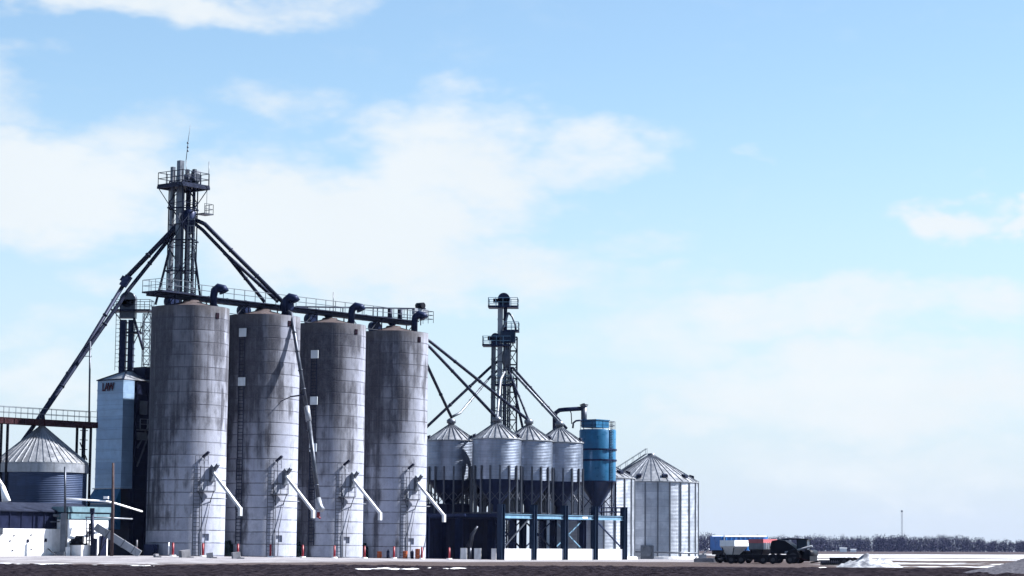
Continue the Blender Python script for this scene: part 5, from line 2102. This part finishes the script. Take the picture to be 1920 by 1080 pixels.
mb.obox(q, ax * .35, bx * 1.7, Zv * .3)
mb.tube([q + ax * .1 - bx * 1.7 + Zv * .5, q + ax * .1 + bx * 1.7 + Zv * .5], .38, 12)
mb.bar(q + Zv * .2, c + ax * L * .7 + Zv * 1.4, .7, .4)
mb.build('header', 'black_steel', t)
for a_, r_ in ((L * .75, .75), (-L * .8, .5)):
    for sy in (-1, 1):
        wheel(c + ax * a_ + bx * sy * 1.2 + Zv * r_, r_, .45, bx, t)
# low flatbed in front
c = V((XofPx(1425, 240), 240, 0))
t = thing('flatbed_wagon', 'low black flatbed wagon in front of the hopper wagons', 'wagon', c)
ax = V((1, -.06, 0)).normalized()
bx = V((-ax.y, ax.x, 0))
mb = MB()
mb.obox(c + Zv * .82, ax * 3.7, bx * 1.0, Zv * .1)
mb.obox(c + Zv * .6, ax * 3.3, bx * .35, Zv * .14)
mb.obox(c - ax * 3.7 + Zv * 1.05, ax * .06, bx * 1.0, Zv * .3)
mb.obox(c + ax * .6 - bx * .9 + Zv * .45, ax * 1.2, bx * .05, Zv * .3)
mb.build('deck', 'black_steel', t)
for a_ in (-2.9, -1.9, 0.3, 1.3, 3.0):
    for sy in (-1, 1):
        wheel(c + ax * a_ + bx * sy * .85 + Zv * .42, .42, .26, bx, t)
mb = MB()
mb.bar(c + ax * 3.7 + Zv * .6, c + ax * 5.0 + Zv * .35, .12)
mb.build('drawbar', 'rust_steel', t)
# disc harrow
c = V((XofPx(1568, 215), 215, 0))
t = thing('disc_harrow', 'low dark disc harrow with wheels at one end beside the snow heap', 'harrow', c)
ax, bx = V((.97, -.24, 0)).normalized(), V((.24, .97, 0)).normalized()
mb = MB()
for sy in (-.8, 0, .8):
    mb.bar(c + bx * sy - ax * 1.5 + Zv * .42, c + bx * sy + ax * 1.5 + Zv * .5, .1, .14)
for a_ in (-1.4, -.5, .4, 1.3):
    mb.bar(c + ax * a_ - bx * .8 + Zv * .45, c + ax * a_ + bx * .8 + Zv * .45, .1)
mb.bar(c - ax * 1.5 + Zv * .42, c - ax * 2.4 + Zv * .25, .12)
mb.obox(c + ax * .0 + Zv * .62, ax * .6, bx * .4, Zv * .12)
mb.build('frame', 'black_steel', t)
for sy in (-.9, -.3, .4):
    mb = MB()
    mb.tube([c + bx * sy - ax * 1.3 + Zv * .24, c + bx * sy + ax * .6 + Zv * .24], .04, 8)
    for k in range(11):
        q = c + bx * sy + ax * (-1.3 + .19 * k) + Zv * .24
        mb.tube([q - ax * .015, q + ax * .015], .24, 14)
    mb.build('disc_gang', 'dark_steel', t)
for a_, sy in ((.85, -.95), (1.35, -.9), (.95, .9), (1.45, .95)):
    wheel(c + ax * a_ + bx * sy + Zv * .38, .38, .24, bx, t)
# concrete pads beside the bin
for (px, d, w, lab) in ((1325, 270, 1.3, 'flat pale concrete pad right of the big bin'), (1347, 268, .6, 'small pale stone slab under the blue trailer end')):
    q = V((XofPx(px, d), d, 0))
    mb = MB()
    mb.obox(q + Zv * .2, V((w, .2, 0)), V((-.1, .9, 0)), Zv * .2)
    mb.obox(q + V((.1, 0, .44)), V((w * .8, .15, 0)), V((-.1, .7, 0)), Zv * .045)
    tag(mb.build('concrete_pad', 'block_concrete', base=q), lab, 'concrete pad')

# ------------------------------------------------------------------ far wood, mast, sheds
def far_wood():
    rnd = random.Random(11)
    mb = MB()
    for i in range(1900):
        y = rnd.uniform(2300, 2650)
        x = rnd.uniform(-.02, .30) * y
        px = x / y * FPX + PPX
        h = (17.0 if px < 1700 else 15.6) * (rnd.uniform(.66, 1.0) if rnd.random() < .97 else 1.08) + 2.6 * mnoise.noise(V((x * .012, 0, 0)))
        if abs(px - 1790) < 45: h += 2.0 * math.cos((px - 1790) / 45 * 1.57)
        if abs(px - 1322) < 20: h += 1.5
        if px > 1840: h -= 1.6
        rw = h * rnd.uniform(.22, .38)
        mb.tube([V((x, y, -.3)), V((x, y, h * .8))], [.25, .06], 4, False)
        for k in range(44):
            f = rnd.random() ** .8
            a = rnd.uniform(0, 6.283)
            r = rw * math.sqrt(rnd.random()) * (1 - .55 * max(0, f - .45))
            p = V((x + r * math.cos(a), y + r * math.sin(a), .6 + f * (h - .6)))
            s = rnd.uniform(.4, 1.1) * (1.45 - .9 * f)
            u_ = V((rnd.uniform(-1, 1), rnd.uniform(-1, 1), rnd.uniform(-.2, 1))).normalized() * s
            w_ = V((rnd.uniform(-1, 1), rnd.uniform(-1, 1), rnd.uniform(-1, 1))).normalized() * s * .55
            mb.face([p - u_ - w_ * .4, p - w_, p + u_ * 1.7, p + w_])
        for k in range(5):
            a = rnd.uniform(0, 6.283)
            q = V((x, y, h * rnd.uniform(.45, .75)))
            e = q + V((math.cos(a) * rw * .6, math.sin(a) * rw * .6, h * rnd.uniform(.2, .3)))
            mb.bar(q, e, .14)
    tag(mb.build('far_wood', 'bark'), 'long bare winter wood along the far edge of the fields', 'wood', kind='stuff')


far_wood()
q = V((XofPx(1690, 2500), 2500, 0))
mb = MB()
zt_ = P(1690, 957, 2500).z
mb.lattice(q, V((.7, 0, 0)), V((0, .7, 0)), 0, zt_, 3.0, .12, .07)
mb.box(V((q.x, q.y, zt_ - .8)), 1.9, 1.2, 1.4, V((1, 0, 0)))
tag(mb.build('radio_mast', 'grey_steel', base=q), 'thin grey radio mast rising above the far wood', 'mast')
for (px, d, w, h, lab) in ((1577, 1750, 1.3, 2.6, 'first of two tiny white sheds before the far wood'), (1583.5, 1750, 1.2, 2.5, 'second tiny white shed, nearer the radio mast'), (1599, 1900, 2.2, 1.6, 'tiny flat pale building before the far wood')):
    q = V((XofPx(px, d), d, 0))
    t = thing('far_shed', lab, 'shed', q)
    mb = MB()
    mb.box(q + Zv * h / 2, w * 2, 3, h, V((1, 0, 0)))
    mb.build('wall', 'white_paint', t)
    mb = MB()
    a_ = w + .2
    for sy in (-1, 1):
        mb.face([q + V((-a_, 1.7 * sy, h)), q + V((a_, 1.7 * sy, h)), q + V((a_, 0, h + .9)), q + V((-a_, 0, h + .9))])
    for sx in (-1, 1):
        mb.face([q + V((a_ * sx, -1.7, h)), q + V((a_ * sx, 1.7, h)), q + V((a_ * sx, 0, h + .9))])
    mb.build('roof', 'pale_steel', t)

# ------------------------------------------------------------------ the air
m = bpy.data.materials.new('air')
m.use_nodes = True
g = NG(m.node_tree)
pv = g.n('ShaderNodeVolumePrincipled')
pv.inputs['Color'].default_value = (0.40, 0.52, 1.0, 1)
pv.inputs['Density'].default_value = 0.000017
o = g.n('ShaderNodeOutputMaterial')
g.nt.links.new(pv.outputs[0], o.inputs['Volume'])
M['air'] = m
mb = MB()
mb.obox(V((0, 1800, 29)), V((3050, 0, 0)), V((0, 2250, 0)), Zv * 31)
tag(mb.build('haze', 'air'), None, None, kind='stuff')
